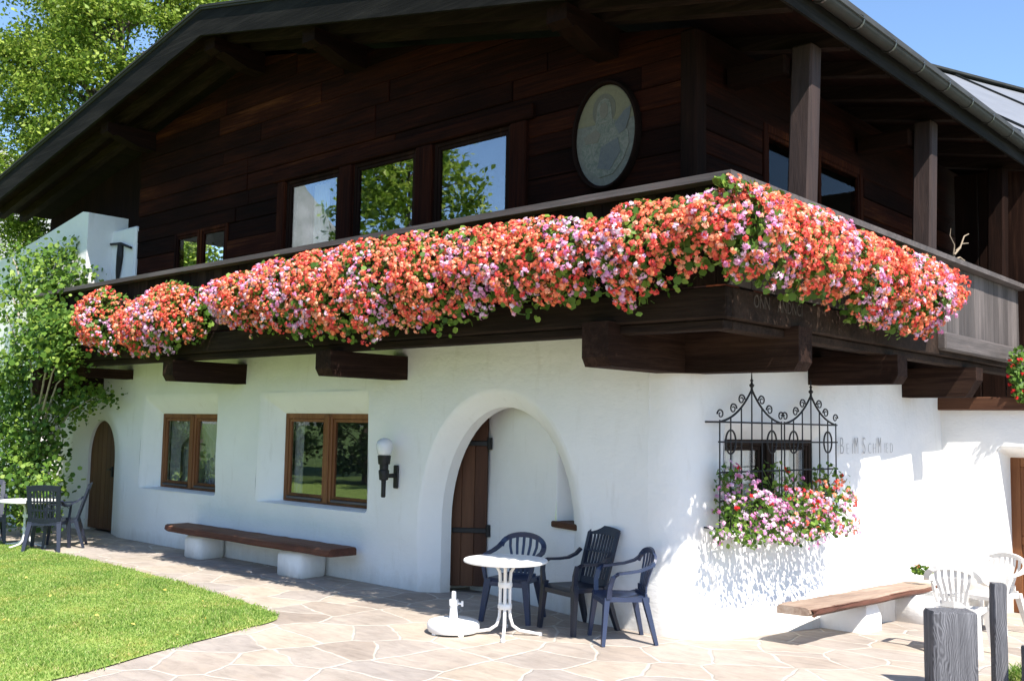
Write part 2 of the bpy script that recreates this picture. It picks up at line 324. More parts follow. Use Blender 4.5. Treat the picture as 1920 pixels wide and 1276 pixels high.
def ground_mat(name, c0, c1, c2, s=3):
    m_, n, l, b = mat(name); mp = coords(n, l); t = noise(n, l, mp, s, 8, .7); r = ramp(n, [(.3, c0), (.5, c1), (.7, c2)]); l.new(t.outputs[0], r.inputs[0]); l.new(r.outputs[0], b.inputs['Base Color'])
    b.inputs['Roughness'].default_value = .95; t2 = noise(n, l, mp, 60, 4); bump(n, l, t2.outputs[0], b, .6, .02); return m_
def zg(y): return -.058*max(0, y)
def sloped(name, x0, x1, ys, z, m_):
    mb = MB(); mb.loft([[Vector((x0, y, z+max(-1.2, zg(y)))), Vector((x1, y, z+max(-1.2, zg(y))))] for y in ys], False); o = mb.build(name, m_); tag(o, kind='structure'); return o
def sheet(name, poly, z, m_):
    tris = geometry.tessellate_polygon([[Vector((x, y, 0)) for x, y in poly]])
    mb = MB(); mb.add([(x, y, z) for x, y in poly], [tuple(t) for t in tris]); o = mb.build(name, m_); tag(o, kind='structure'); return o
M['terrain'] = ground_mat('meadow', (.05, .09, .015), (.08, .13, .02), (.12, .17, .03), .8)
M['lawnsoil'] = ground_mat('lawn_turf', (.15, .22, .035), (.22, .31, .055), (.31, .38, .09), 5)
sloped('terrain', -900, 900, (-900, 0, 12, 20, 900), -.03, M['terrain'])
sloped('paving', -13.5, 14, (-12, 0, 11), 0, paving())
LAWN = [(-30, -2.2), (-13, -1.75), (-9.6, -1.62), (-8.2, -1.60), (-6.15, -1.69), (-4.6, -1.86), (-3.75, -1.98), (-3.38, -2.12), (-3.22, -2.36), (-3.2, -2.6), (-3.0, -3.1), (-2.85, -3.7), (-2.55, -4.4), (-2.4, -5.2), (-2.3, -6.5), (-2.3, -12), (-30, -12)]
def smooth_poly(p, it=2):
    for _ in range(it):
        q = []
        for i in range(len(p)):
            a, b = Vector(p[i]), Vector(p[(i+1) % len(p)])
            if (a-b).length > 5: q += [tuple(a), tuple(b)]
            else: q += [tuple(a*.75+b*.25), tuple(a*.25+b*.75)]
        p = q
    return p
LAWN = smooth_poly(LAWN)
sheet('lawn', LAWN, .012, M['lawnsoil'])
def in_poly(x, y, poly):
    P = np.array(poly); x0, y0 = P[:, 0], P[:, 1]; x1, y1 = np.roll(x0, -1), np.roll(y0, -1)
    ins = np.zeros(len(x), bool)
    for a, b, c, d in zip(x0, y0, x1, y1):
        if b == d: continue
        cr = ((b > y) != (d > y)) & (x < (c-a)*(y-b)/(d-b)+a); ins ^= cr
    return ins
def grass(name, N, box, poly, label, hmin=.03, hmax=.065, dens=True):
    x = rng.uniform(box[0], box[1], N); y = rng.uniform(box[2], box[3], N)
    if poly is not None:
        jx, jy = x+rng.normal(size=N)*.03+.03*np.sin(y*9+x*7), y+rng.normal(size=N)*.03+.03*np.sin(x*8+1)*np.sin(x*21)
        k = in_poly(jx, jy, poly); x, y = x[k], y[k]
    n_ = len(x); patch = .75+.35*np.sin(x*3.1+1.3*np.sin(y*2.3))*np.sin(y*2.7+x)
    h = rng.uniform(hmin, hmax, n_)*patch; a = rng.uniform(0, 2*np.pi, n_); wd = rng.uniform(.0035, .007, n_)
    lean = rng.normal(size=(n_, 2))*.45*h[:, None]
    z0 = .012
    dx, dy = np.cos(a)*wd, np.sin(a)*wd
    V = np.stack([np.stack([x-dx, y-dy, np.full(n_, z0)], 1), np.stack([x+dx, y+dy, np.full(n_, z0)], 1),
                  np.stack([x+lean[:, 0]*.5+dx*.7, y+lean[:, 1]*.5+dy*.7, z0+h*.65], 1), np.stack([x+lean[:, 0], y+lean[:, 1], z0+h], 1)], 1)
    o = fast(name, V.reshape(-1, 3), 4, M['grass']); tag(o, label, 'grass', kind='stuff'); return o
grass('lawn_grass', 210000, (-11.5, -2.2, -6.2, -1.5), LAWN, 'short green lawn grass left of the stone paving', .014, .036)
N_ = 34; fx, fy = rng.uniform(-9, -2.6, N_), rng.uniform(-6, -1.9, N_); fk = in_poly(fx, fy, LAWN); fx, fy = fx[fk], fy[fk]
M['dryleaf'] = islands('fallen_leaf', [(0, (.45, .30, .05)), (1, (.62, .50, .12))], .7)
tag(fast('fallen_leaves', leaves(np.stack([fx, fy, np.full(len(fx), .045)], 1), np.array([0, 0, 1])+rng.normal(size=(len(fx), 3))*.3, rng.uniform(.03, .055, len(fx)), 4), 4, M['dryleaf']), 'few yellow fallen leaves scattered on the lawn', 'fallen leaves', kind='stuff')

# ------------------------------------------------------------------ the chalet
house = thing('farmhouse', 'old alpine farmhouse with whitewashed ground floor, dark log upper storey and flower balcony', 'house')
A12 = R_(3); DV = Vector((math.sin(A12), math.cos(A12), 0)); NV = Vector((math.cos(A12), -math.sin(A12), 0))
def RW(s, z, off=0): return DV*s+NV*off+Vector((0, 0, z))          # right-hand wall frame (along, up, out)
def und(x, z): return .010*math.sin(x*1.7+z*1.1)+.008*math.sin(x*3.9-z*2.7)+.006*math.sin(z*5.1+x*.6)
def wall_sheet(mb, outline, holes, fn, step=.22):
    """2D polygon with holes -> triangulated wall; fn(u,v)->3D"""
    pts = []; edges = []
    def loop(p):
        o = len(pts); q = []
        for i in range(len(p)):
            a, b = Vector(p[i]), Vector(p[(i+1) % len(p)]); q.append(a); k = int((b-a).length/step)
            for j in range(1, k): q.append(a.lerp(b, j/k))
        pts.extend(q); edges.extend([(o+i, o+(i+1) % len(q)) for i in range(len(q))])
        return [tuple(v) for v in q]
    oo = loop(outline); hh = [loop(h) for h in holes]
    us = [p[0] for p in outline]; vs = [p[1] for p in outline]
    gx = np.arange(min(us)+step, max(us), step); gz = np.arange(min(vs)+step, max(vs), step)
    G = np.array([(a, b) for a in gx for b in gz]); ins = in_poly(G[:, 0], G[:, 1], oo)
    for h in hh: ins &= ~in_poly(G[:, 0], G[:, 1], h)
    allp = np.array([tuple(p) for p in pts]); G = G[ins]
    d = np.min(np.hypot(G[:, None, 0]-allp[None, :, 0], G[:, None, 1]-allp[None, :, 1]), 1); G = G[d > step*.45]
    P = [Vector(p) for p in pts]+[Vector(tuple(g)) for g in G]
    r = geometry.delaunay_2d_cdt(P, edges, [], 0, 1e-5); V, F = r[0], r[2]
    cen = np.array([tuple(sum((V[i] for i in f), Vector((0, 0)))/len(f)) for f in F]); k = in_poly(cen[:, 0], cen[:, 1], oo)
    for h in hh: k &= ~in_poly(cen[:, 0], cen[:, 1], h)
    mb.add([fn(v.x, v.y) for v in V], [tuple(f) for f, q in zip(F, k) if q])
def rect_loop(x0, x1, z0, z1, r=.06, n=4, per=6):
    """rounded rectangle, fixed vertex count"""
    c = [(x0+r, z0+r, math.pi), (x1-r, z0+r, 1.5*math.pi), (x1-r, z1-r, 0), (x0+r, z1-r, .5*math.pi)]; o = []
    for i, (cx, cz, a0) in enumerate(c):
        for k in range(n+1):
            a = a0+(math.pi/2)*k/n; o.append((cx+r*math.cos(a), cz+r*math.sin(a)))
    return o
def arch_loop(x0, x1, zs, zt, zb=-.1, n=28, p=2.0):
    cx = (x0+x1)/2; rx = (x1-x0)/2; o = [(x0, zb), (x0, zb+(zs-zb)*.5)]
    for k in range(n+1):
        a = math.pi*(1-k/n); c, s_ = math.cos(a), math.sin(a)
        o.append((cx+rx*math.copysign(abs(c)**(2/p), c), zs+(zt-zs)*abs(s_)**(2/p)))
    return o+[(x1, zb+(zs-zb)*.5), (x1, zb)]
PROF = [(0, 0), (.10, .02), (.25, .10), (1, 1)]
def reveal(mb, outer, inner, depth, fn, closed=True, extra=0):
    loops = [[fn(a[0]+(b[0]-a[0])*t, a[1]+(b[1]-a[1])*t, depth*d) for a, b in zip(outer, inner)] for t, d in PROF]
    if extra: loops.append([fn(b[0], b[1], depth+extra) for b in inner])
    mb.loft(loops, closed)

# --- front wall, rounded corner and right-hand wall: one whitewashed skin
W1o, W1i = rect_loop(-10.42, -8.13, .85, 2.37), rect_loop(-10.09, -8.22, .88, 2.06, .01)
W2o, W2i = rect_loop(-7.06, -4.64, .84, 2.37), rect_loop(-6.70, -4.75, .87, 2.08, .01)
Ao, Ai = arch_loop(-3.70, -1.20, .72, 2.37, -.1, 28, 2.1), arch_loop(-3.50, -1.49, .82, 2.17, -.1, 28, 2.0)
Do, Di = arch_loop(-13.08, -10.92, 1.05, 2.22, -.1, 28, 2.1), arch_loop(-12.72, -11.72, 1.25, 1.93, -.1, 28, 2.1)
front = MB()
fz = lambda x, z, d=0: Vector((x, d-und(x, z)*(1 if d == 0 else 0), z))
outl = [(-13.9, -.1)]+Do+Ao+[(-.42, -.1), (-.42, 2.9), (-13.9, 2.9)]
wall_sheet(front, outl, [W1o, W2o], lambda x, z: fz(x, z))
fr = lambda x, z, d: Vector((x, d-und(x, z)*max(0, 1-d/.05), z))
reveal(front, W1o, W1i, .2, fr, True, .14); reveal(front, W2o, W2i, .2, fr, True, .14)
reveal(front, Ao, Ai, .20, fr, False, .16); reveal(front, Do, Di, .22, fr, False, .2)
# corner and right wall
WRo, WRi = rect_loop(.62, 2.82, .90, 2.04, .06), rect_loop(.78, 2.68, .96, 1.86, .01)
def flare(z): return .14*max(0, 1-max(z, -.1)/.75)**2
WRH = (.60, 2.80)
def rwp(s, z, d=0): return RW(s, z, flare(z)+(und(s+3, z) if d == 0 else 0)-d)
wall_sheet(front, [(.42, -.1), (1, -.16), (6.2, -.5), (6.2, 2.9), (.42, 2.9)], [WRo], lambda s, z: rwp(s, z))
reveal(front, WRo, WRi, .16, lambda s, z, d: RW(s, z, flare(z)+und(s+3, z)*max(0, 1-d/.05)-d), True, .14)
zs = np.linspace(-.1, 2.9, 15); loops = []
for k in range(9):
    t = k/8; p0 = Vector((-.42, 0, 0)); p2 = DV*.42; p = p0*(1-t)**2+p2*t**2; nrm = (Vector((0, -1, 0))*(1-t)+NV*t).normalized()
    ub = [und(-.42, z)*(1-t)+und(3.42, z)*t for z in zs]
    loops.append([p+Vector((0, 0, z))+nrm*(flare(z)*t+u) for z, u in zip(zs, ub)])
front.loft(loops, False)
bm_ = front.build('ground_wall', M['plaster'], house, 35)
# --- projecting annex wall on the right with its door recess, bench plinth
annex = MB(); AY = 5.92
wall_sheet(annex, [(.1, -.6), (1.0, -.6), (1.0, 1.76), (1.05, 1.81), (2.25, 1.81), (2.30, 1.76), (2.30, -.6), (5.5, -.6), (5.5, 2.28), (.1, 2.28)], [], lambda x, z: Vector((x, AY-und(x+7, z), z)))
reveal(annex, [(1.0, -.6), (1.0, 1.76), (1.05, 1.81), (2.25, 1.81), (2.30, 1.76), (2.30, -.6)], [(1.06, -.6), (1.06, 1.65), (1.07, 1.66), (2.02, 1.66), (2.03, 1.65), (2.03, -.6)], .34, lambda x, z, d: Vector((x, AY+d, z)), False, .1)
annex.box(.1, 5.5, AY+.02, 9, 2.2, 2.27)
annex.box(5.45, 5.5, AY+.02, 9, -.6, 2.2)
annex.build('annex_wall', M['plaster'], house, 35)
ab = MB(); ab.box(.24, 5.6, AY-.12, AY+.2, 2.275, 2.45, .015); ab.build('annex_beam', M['doorx'], house)
ab = MB()
for i in range(6): ab.box(.10+i*.33, .10+i*.33+.322, 7.2+.006*(i % 2), 7.26+.006*(i % 2), 2.28, 5.8, .01)
ab.build('annex_boarding', M['darkz'], house)
pl = MB()
T12 = Matrix.Rotation(-A12, 4, 'Z')          # local: x = out of the wall, y = along the wall
pl.box(-.1, .34, 2.55, 5.9, -.6, .10, .05, T12)
pl.box(.30, 1.25, 3.68, 4.5, -.6, .10, .05)
pl.build('masonry_plinth', M['plaster'], house, 40)
# --- porch behind the arch
porch = MB()
PA, PB = Vector((-3.30, .74, 0)), Vector((-.95, .06, 0)); pdv = (PB-PA).normalized(); pn = Vector((-pdv.y, pdv.x, 0)); L = (PB-PA).length   # pn points into the wall
NO = rect_loop(1.52, 2.22, .92, 2.0, .05); NI = rect_loop(1.56, 2.20, .92, 1.95, .02)
wall_sheet(porch, [(0, -.05), (L, -.05), (L, 2.5), (0, 2.5)], [NO], lambda s, z: PA+pdv*s+Vector((0, 0, z))+pn*und(s, z))
lp = [[PA+pdv*(a[0]+(b[0]-a[0])*t)+Vector((0, 0, a[1]+(b[1]-a[1])*t))+pn*(.2*d) for a, b in zip(NO, NI)] for t, d in PROF]; porch.loft(lp)
o_ = len(porch.v); porch.v += lp[-1]; porch.f.append(tuple(range(o_, o_+len(lp[-1]))))
porch.box(-3.95, -3.76, .37, 1.2, -.05, 2.5)
porch.box(-3.7, -.9, .34, 1.3, 2.40, 2.46)
porch.box(-3.6, -3.2, .80, .9, -.05, 2.5)
porch.build('porch_wall', M['plaster'], house, 35)
sh = MB(); sh.box(0, .74, -.06, .2, .88, .945, .012, Matrix.Translation(PA+pdv*1.50) @ Matrix(((pdv.x, pn.x, 0, 0), (pdv.y, pn.y, 0, 0), (0, 0, 1, 0), (0, 0, 0, 1)))); sh.build('niche_shelf', M['doorx'], house)
# porch door leaf standing open along the left jamb
def hinge(mb, T, z):
    mb.box(-.42, .02, -.035, -.012, z-.03, z+.03, .006, T); mb.tube([T @ Vector((.02, -.03, z-.07)), T @ Vector((.02, -.03, z+.07))], .03, 8)
dl = Matrix.Translation((-3.235, .70, 0)) @ Matrix.Rotation(R_(36), 4, 'Z')
door = MB(); x = -.62
while x < -.01:
    door.box(x, x+.152, -.012, .04, .04, 2.06, .005, dl); x += .155
pd = door.build('porch_door', M['doorz'], house)
hg = MB(); hinge(hg, dl, 1.74); hg.build('strap_hinge', M['iron'], pd); hg = MB(); hinge(hg, dl, .70); hg.build('strap_hinge', M['iron'], pd)
# arched side door
sd_ = MB(); pass
def clipz(x):
    cx = -12.22; t = min(1, abs((x-cx)/.56)); return 1.25+.72*(1-t**2.1)**(1/2.1)
x = -12.78
while x < -11.68:
    x1 = min(x+.16, -11.66); N = 6; xs = [x+.004+(x1-.008-x)*i/N for i in range(N+1)]
    sd_.prism([(q, .03) for q in (xs[0], xs[-1])][0:2]+[(q, clipz(q)) for q in xs[::-1]], .27, .31, lambda u, v, w_: Vector((u, w_, v))); x += .16
adoor = sd_.build('arched_door', M['sdoorz'], house)
hd = MB(); hd.box(-11.88, -11.84, .235, .27, .95, 1.13, .006); hd.tube([(-11.86, .25, 1.08), (-11.86, .21, 1.08), (-11.96, .21, 1.075)], .011, 8); hd.build('handle', M['iron'], adoor)
# annex door with glazing
ad = MB(); DX, DY, DZ = 1.04, AY+.34, -.36
for a, b, c, d in ((0, .14, 0, 2.04), (.86, 1.0, 0, 2.04), (.14, .86, 1.90, 2.04), (.14, .86, .0, .2), (.14, .86, .88, 1.0), (.14, .22, 1.0, 1.9), (.78, .86, 1.0, 1.9)): ad.box(DX+a, DX+b, DY, DY+.06, DZ+c, DZ+d, .01)
for k in range(6): ad.box(DX+.14+k*.12, DX+.14+k*.12+.116, DY+.02, DY+.05, DZ+.2, DZ+.88, .006)
adr = ad.build('annex_door', M['brownz'], house)
p_ = MB(); p_.box(DX+.22, DX+.78, DY+.025, DY+.032, DZ+1.0, DZ+1.9); p_.build('pane', M['glass'], adr)
p_ = MB(); p_.box(DX+.1, DX+.9, DY+.12, DY+.13, DZ+.1, DZ+1.98); p_.build('curtain', M['curtain2'], adr)
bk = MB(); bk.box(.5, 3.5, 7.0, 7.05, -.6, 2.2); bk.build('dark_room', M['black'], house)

# --- windows
def window(name, x0, x1, z0, z1, y, T, fw, stile, ms, gl, parent, leaves_=2, drip=None, curtain=None, label=None):
    f = MB(); mz, mx_ = ms
    f.box(x0, x0+fw, y, y+.08, z0, z1, .008, T); f.box(x1-fw, x1, y, y+.08, z0, z1, .008, T)
    f.box(x0+fw, x1-fw, y+.002, y+.078, z1-fw, z1, .008, T); f.box(x0+fw, x1-fw, y+.002, y+.078, z0, z0+fw, .008, T)
    o = f.build(name, mz, parent)
    if label: o['label'] = label
    cw = (x1-x0-2*fw-(leaves_-1)*stile)/leaves_
    for i in range(leaves_):
        a = x0+fw+i*(cw+stile); b = a+cw
        if i < leaves_-1:
            s_ = MB(); s_.box(b, b+stile*.48, y-.012, y+.07, z0+fw*.5, z1-fw*.4, .012, T); s_.box(b+stile*.52, b+stile, y-.012, y+.07, z0+fw*.5, z1-fw*.4, .012, T); s_.box(b+stile*.25, b+stile*.75, y-.028, y-.0125, z0+fw*.3, z1-fw*.4, .006, T); s_.build('mullion', mz, o)
        s_ = MB(); k = .045
        s_.box(a+.003, a+k, y+.012, y+.06, z0+fw+.003, z1-fw-.003, .006, T); s_.box(b-k, b-.003, y+.012, y+.06, z0+fw+.003, z1-fw-.003, .006, T)
        s_.box(a+k, b-k, y+.013, y+.059, z1-fw-k, z1-fw-.003, .006, T); s_.box(a+k, b-k, y+.013, y+.059, z0+fw+.003, z0+fw+k, .006, T); s_.build('sash', mz, o)
        if drip:
            d = MB(); d.box(a+.02, b-.02, y-.02, y+.01, z0+fw*.55, z0+fw*.55+.035, .008, T); d.build('drip_rail', drip, o)
        g = MB(); g.box(a+k, b-k, y+.034, y+.040, z0+fw+k, z1-fw-k, 0, T); g.build('pane', gl, o)
    if curtain: curtain(o)
    return o
def curtain_strip(parent, x0, x1, z0, z1, y, m_, T=None, amp=.02, wl=.09, top=None):
    mb = MB(); n = int((x1-x0)/wl*8)+2; lo = []
    rows = 14
    for j in range(rows+1):
        z = z0+(z1-z0)*j/rows; r = []
        for i in range(n+1):
            u = i/n; xx = x0+(x1-x0)*u
            if top: xx = top(u, j/rows)
            p = Vector((xx, y+amp*math.sin(u*(x1-x0)/wl*2*math.pi)*(1-.3*j/rows), z)); r.append(T @ p if T else p)
        lo.append(r)
    mb.loft(lo, False); mb.build('curtain', m_, parent, 60)
I4 = Matrix.Identity(4)
def cur1(o):
    curtain_strip(o, -10.0, -9.2, .9, 2.0, .31, M['curtain'], None, .014, .1, lambda u, v: -10.0+.75*u*(.42+.9*max(0, v-.62)**.7*1.6 if v > .62 else .42))
    curtain_strip(o, -9.15, -8.25, .9, 2.0, .31, M['curtain'], None, .014, .1, lambda u, v: -8.28-.8*u*(.40+.9*max(0, v-.62)**.7*1.6 if v > .62 else .40))
    curtain_strip(o, -10.05, -8.24, .9, 2.0, .40, M['curtain'], None, .01, .1)
def cur2(o):
    curtain_strip(o, -6.62, -6.40, .9, 2.04, .32, M['curtain'], None, .02, .08); curtain_strip(o, -5.0, -4.82, .9, 2.04, .32, M['curtain'], None, .02, .08)
window('window', -10.09, -8.22, .88, 2.06, .2, I4, .07, .17, (M['brownz'], M['brownx']), M['glass'], house, 2, M['greyx'], cur1)
window('window', -6.70, -4.75, .87, 2.08, .2, I4, .07, .17, (M['brownz'], M['brownx']), M['glass'], house, 2, M['greyx'], cur2)
TR = Matrix(((DV.x, -NV.x, 0, 0), (DV.y, -NV.y, 0, 0), (0, 0, 1, 0), (0, 0, 0, 1)))      # x along right wall, y into wall
def cur3(o): curtain_strip(o, 1.12, 1.62, 1.0, 1.85, .30, M['curtain2'], TR, .02, .12); curtain_strip(o, 1.9, 2.56, 1.0, 1.85, .30, M['curtain2'], TR, .03, .12)
window('window', .78, 2.68, .96, 1.86, .17, TR, .07, .24, (M['balcz'], M['balcx']), M['glass'], house, 2, None, cur3)
# dark rooms behind the glass
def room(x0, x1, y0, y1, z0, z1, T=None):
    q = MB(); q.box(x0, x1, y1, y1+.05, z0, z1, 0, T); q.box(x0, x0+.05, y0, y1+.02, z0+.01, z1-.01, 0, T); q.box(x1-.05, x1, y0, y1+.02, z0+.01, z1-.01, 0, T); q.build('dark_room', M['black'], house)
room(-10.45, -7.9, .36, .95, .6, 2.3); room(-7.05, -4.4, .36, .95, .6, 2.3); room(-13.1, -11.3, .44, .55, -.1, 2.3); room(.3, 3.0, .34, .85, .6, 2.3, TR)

# --- log storey
RX, RZ, RS = -7.46, 7.40, .200       # ridge position, underside height, roof slope
def under(x): return RZ-RS*abs(x-RX)
UW = [(-9.72, -8.16, 3.9, 4.96), (-6.66, -5.45, 3.55, 5.36), (-5.16, -3.93, 3.55, 5.36), (-3.62, -2.36, 3.55, 5.36)]
H = .245; logf = MB(); z = 2.95
def xlim(zz): return max(-10.95, RX-(RZ-.02-zz)/RS), min(.06, RX+(RZ-.02-zz)/RS)
def log(a, b, z, z1, dy):
    la, lb = xlim(z); ta, tb = xlim(z1); q = [(max(a, la), z), (min(b, lb), z), (max(min(b, tb), a), z1), (min(max(a, ta), b), z1)]
    c = .010; y0, y1 = .05+dy, .22+dy
    if q[1][0]-q[0][0] < .05: return
    ins = [(q[0][0]+c, z+c), (q[1][0]-c, z+c), (q[2][0]-c, z1-c), (q[3][0]+c, z1-c)]
    logf.loft([[Vector((u, y1, v)) for u, v in q], [Vector((u, y0+c, v)) for u, v in q], [Vector((u, y0, v)) for u, v in ins]]); k = len(logf.v); logf.f.append((k-4, k-3, k-2, k-1))
while z < 7.36:
    z1 = z+H*random.uniform(.82, 1.2)
    segs = [xlim(z)]
    for a, b, c, d in UW:
        if z1 > c+.02 and z < d-.02: segs = [s for q in segs for s in ((q[0], min(q[1], a)), (max(q[0], b), q[1])) if s[1]-s[0] > .03]
    for a, b in segs:
        while b-a > 4.2:
            c = a+random.uniform(2.2, 3.8); log(a, c-.003, z+.002, z1-.002, random.uniform(-.012, .012)); a = c
        log(a, b, z+.002, z1-.002, random.uniform(-.012, .012))
    z = z1
logf.prism([(-10.9, 2.95), (-9.8, 2.95), (-9.8, 5.0), (-8.1, 5.0), (-8.1, 2.95), (-6.7, 2.95), (-6.7, 5.4), (-2.3, 5.4), (-2.3, 2.95), (.04, 2.95), (.04, under(.04)), (RX, RZ), (-10.9, under(-10.9))], .16, .2, lambda u, v, w_: Vector((u, w_, v)))
logf.build('log_wall', M['logx'], house)
logs = MB(); z = 2.95; k = 0
while z < 5.4:
    z1 = z+H
    segs = [(.23, 9.0)]
    if z1 < 5.28: segs = [(.23, 1.42), (4.02, 9.0)]
    for a, b in segs:
        dx = random.uniform(-.012, .012); logs.box(-.12+dx, .06+dx, a, b, z+.003, z1-.003, .012)
    z = z1
logs.box(-.13, .03, .23, 9, 5.38, under(0)); logs.build('side_log_wall', M['logy'], house)
gb = MB(); gb.prism([(-15, 2.9), (-10.9, 2.9), (-10.9, under(-10.9)), (-15, under(-15))], .27, .31, lambda u, v, w_: Vector((u, w_, v))); gb.build('gable_boarding', M['darkz'], house)
cp = MB(); cp.box(-.10, .085, .025, .235, 2.95, under(.06)-.03, .02); cp.build('corner_post', M['darkz'], house)
for i, (a, b, c, d) in enumerate(UW):
    if i == 0:
        window('window', a, b, c, d, .04, I4, .06, .11, (M['logz'], M['logx']), M['glassdim'], house, 2)
    else:
        window('window', a, b, c, d, .05, I4, .05, .1, (M['darkz'], M['darkx']), M['glassup'], house, 1,
               None, (lambda o: (curtain_strip(o, -6.35, -6.0, 3.6, 5.3, .3, M['curtain2'], None, .03, .1))) if i == 1 else None)
for a, b in ((-6.84, -6.67), (-5.44, -5.17), (-3.92, -3.63), (-2.35, -2.10)): ps = MB(); ps.box(a, b, .0, .2, 3.0, 5.36, .015); ps.build('window_post', M['logz'], house)
ps = MB(); ps.box(-6.95, -2.0, -.005, .19, 5.365, 5.53, .015); ps.build('window_lintel', M['logx'], house)
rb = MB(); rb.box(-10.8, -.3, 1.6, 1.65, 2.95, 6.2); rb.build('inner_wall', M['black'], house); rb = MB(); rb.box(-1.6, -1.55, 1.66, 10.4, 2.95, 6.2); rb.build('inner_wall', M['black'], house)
# terrace door on the side wall
TS = Matrix(((0, -1, 0, .06), (1, 0, 0, 0), (0, 0, 1, 0), (0, 0, 0, 1)))        # x -> +Y, y -> into wall (-X)
window('terrace_door', 1.43, 4.0, 3.0, 5.26, .0, TS, .09, .14, (M['logz'], M['logx']), M['glassdim'], house, 2)

# --- white upper wall and buttress at the left end
up_ = MB()
up_.box(-11.9, -10.95, .0, .25, 2.9, 5.24, .03)
up_.prism([(-17.5, -.1), (-13.55, -.1), (-13.55, 2.92), (-11.76, 2.92), (-11.76, 5.50), (-11.98, 5.54), (-13.9, 5.24), (-17.5, 4.75)], -.45, .3, lambda u, v, w_: Vector((u, w_, v)))
up_.build('buttress_wall', M['plaster'], house, 30)
th = MB(); th.tube([(-11.74, -.04, 5.0), (-11.35, -.05, 4.97), (-11.0, -.04, 4.86)], .022, 8); th.tube([(-11.38, -.04, 4.98), (-11.38, -.04, 4.75), (-11.42, -.04, 4.5), (-11.44, -.04, 4.30)], [.05, .062, .045, .02], 8)
tho = th.build('wall_anchor', M['iron']); tag(tho, 'dark iron T-shaped anchor on the white upper wall left of the logs', 'wall anchor')

# --- roof
RY0, RY1 = -.90, 10.5; EX = 1.2; LX = -15.4
def zt(x): return under(x)+.17
rf = MB()
rf.prism([(RX, RZ+.17), (EX, zt(EX)), (EX, zt(EX)+.05), (RX, RZ+.22)], RY0, RY1, lambda u, v, w_: Vector((u, w_, v)))
rf.prism([(RX, RZ+.17), (LX, zt(LX)), (LX, zt(LX)+.05), (RX, RZ+.22)], RY0, RY1, lambda u, v, w_: Vector((u, w_, v)))
roof = rf.build('roof', M['darky'], house)
cv = MB()
for a, b in ((RX, EX+.05), (LX-.05, RX)):
    za, zb = zt(a if a == RX else a)+.20, zt(b)+.20
    cv.prism([(a, za), (b, zb), (b, zb+.06), (a, za+.06)], RY0-.07, RY1, lambda u, v, w_: Vector((u, w_, v)))
cv.build('roof_covering', M['roofd'], roof)
for sx in (EX, LX):
    bb = MB(); bb.prism([(RX, RZ), (sx, under(sx)), (sx, under(sx)+.395), (RX, RZ+.395)], RY0-.05, RY0, lambda u, v, w_: Vector((u, w_, v))); bb.build('barge_board', M['bargex'], roof)
    bb = MB(); bb.prism([(RX, RZ+.397), (sx, under(sx)+.397), (sx, under(sx)+.43), (RX, RZ+.43)], RY0-.09, RY0-.02, lambda u, v, w_: Vector((u, w_, v))); bb.build('drip_edge', M['copper'], roof)
for y in (-.60, -.20, 1.0, 2.0, 3.0, 4.0, 5.0, 6.0, 7.0, 8.0):
    for sx in (EX-.05, LX+.05):
        x0 = RX if y < .05 or sx < RX else -.3
        if sx < RX and y > .05: continue
        rr = MB(); rr.prism([(x0, under(x0)+.01), (sx, under(sx)+.01), (sx, under(sx)+.168), (x0, under(x0)+.168)], y, y+.13, lambda u, v, w_: Vector((u, w_, v))); rr.build('rafter', M['balcx'], roof)
def purlin(x, y0=-.80, w_=.13):
    p = MB(); zt_ = under(x)-.005; poly = [(y0, zt_), (y0, zt_-.16), (y0+.10, zt_-.21), (y0+.16, zt_-.18), (y0+.55, zt_-.30), (1.0, zt_-.34), (1.0, zt_)]
    p.prism(poly, x-w_, x+w_, lambda u, v, q: Vector((q, u, v))); p.build('purlin', M['darky'], roof)
for x in (RX, -5.1, -10.6, -1.0): purlin(x)
for y in (.62, 3.79): tb = MB(); tb.box(.07, .715, y, y+.18, 5.42, 5.62, .015); tb.build('tie_beam', M['darkx'], roof)
# gutter along the right eave
gu = MB(); gz = 5.90; gx = EX+.09; lo = []
for y in (RY0-.1, 2, 5, RY1):
    lo.append([Vector((gx+.075*math.cos(a), y, gz+.075*math.sin(a))) for a in np.linspace(math.pi, 2*math.pi, 9)]+[Vector((gx+.065*math.cos(a), y, gz+.065*math.sin(a))) for a in np.linspace(2*math.pi, math.pi, 9)])
gu.loft(lo); gu.tube([(gx+.075, RY0-.1, gz), (gx+.075, RY1, gz)], .012, 6); gut = gu.build('gutter', M['copper'], house, 40)
fb = MB(); fb.box(EX-.02, EX+.008, RY0, RY1, under(EX)+.02, zt(EX)+.06); fb.build('eave_board', M['bargey'], roof)
for y in np.arange(-.6, 9.5, .78):
    b_ = MB(); b_.sweep([Vector((gx+.083*math.cos(a), y, gz+.083*math.sin(a))) for a in np.linspace(1.0*math.pi, 2.08*math.pi, 9)]+[Vector((gx+.02, y, gz+.07))], .028, .006, (0, 1, 0)); b_.build('gutter_bracket', M['clip'], gut)

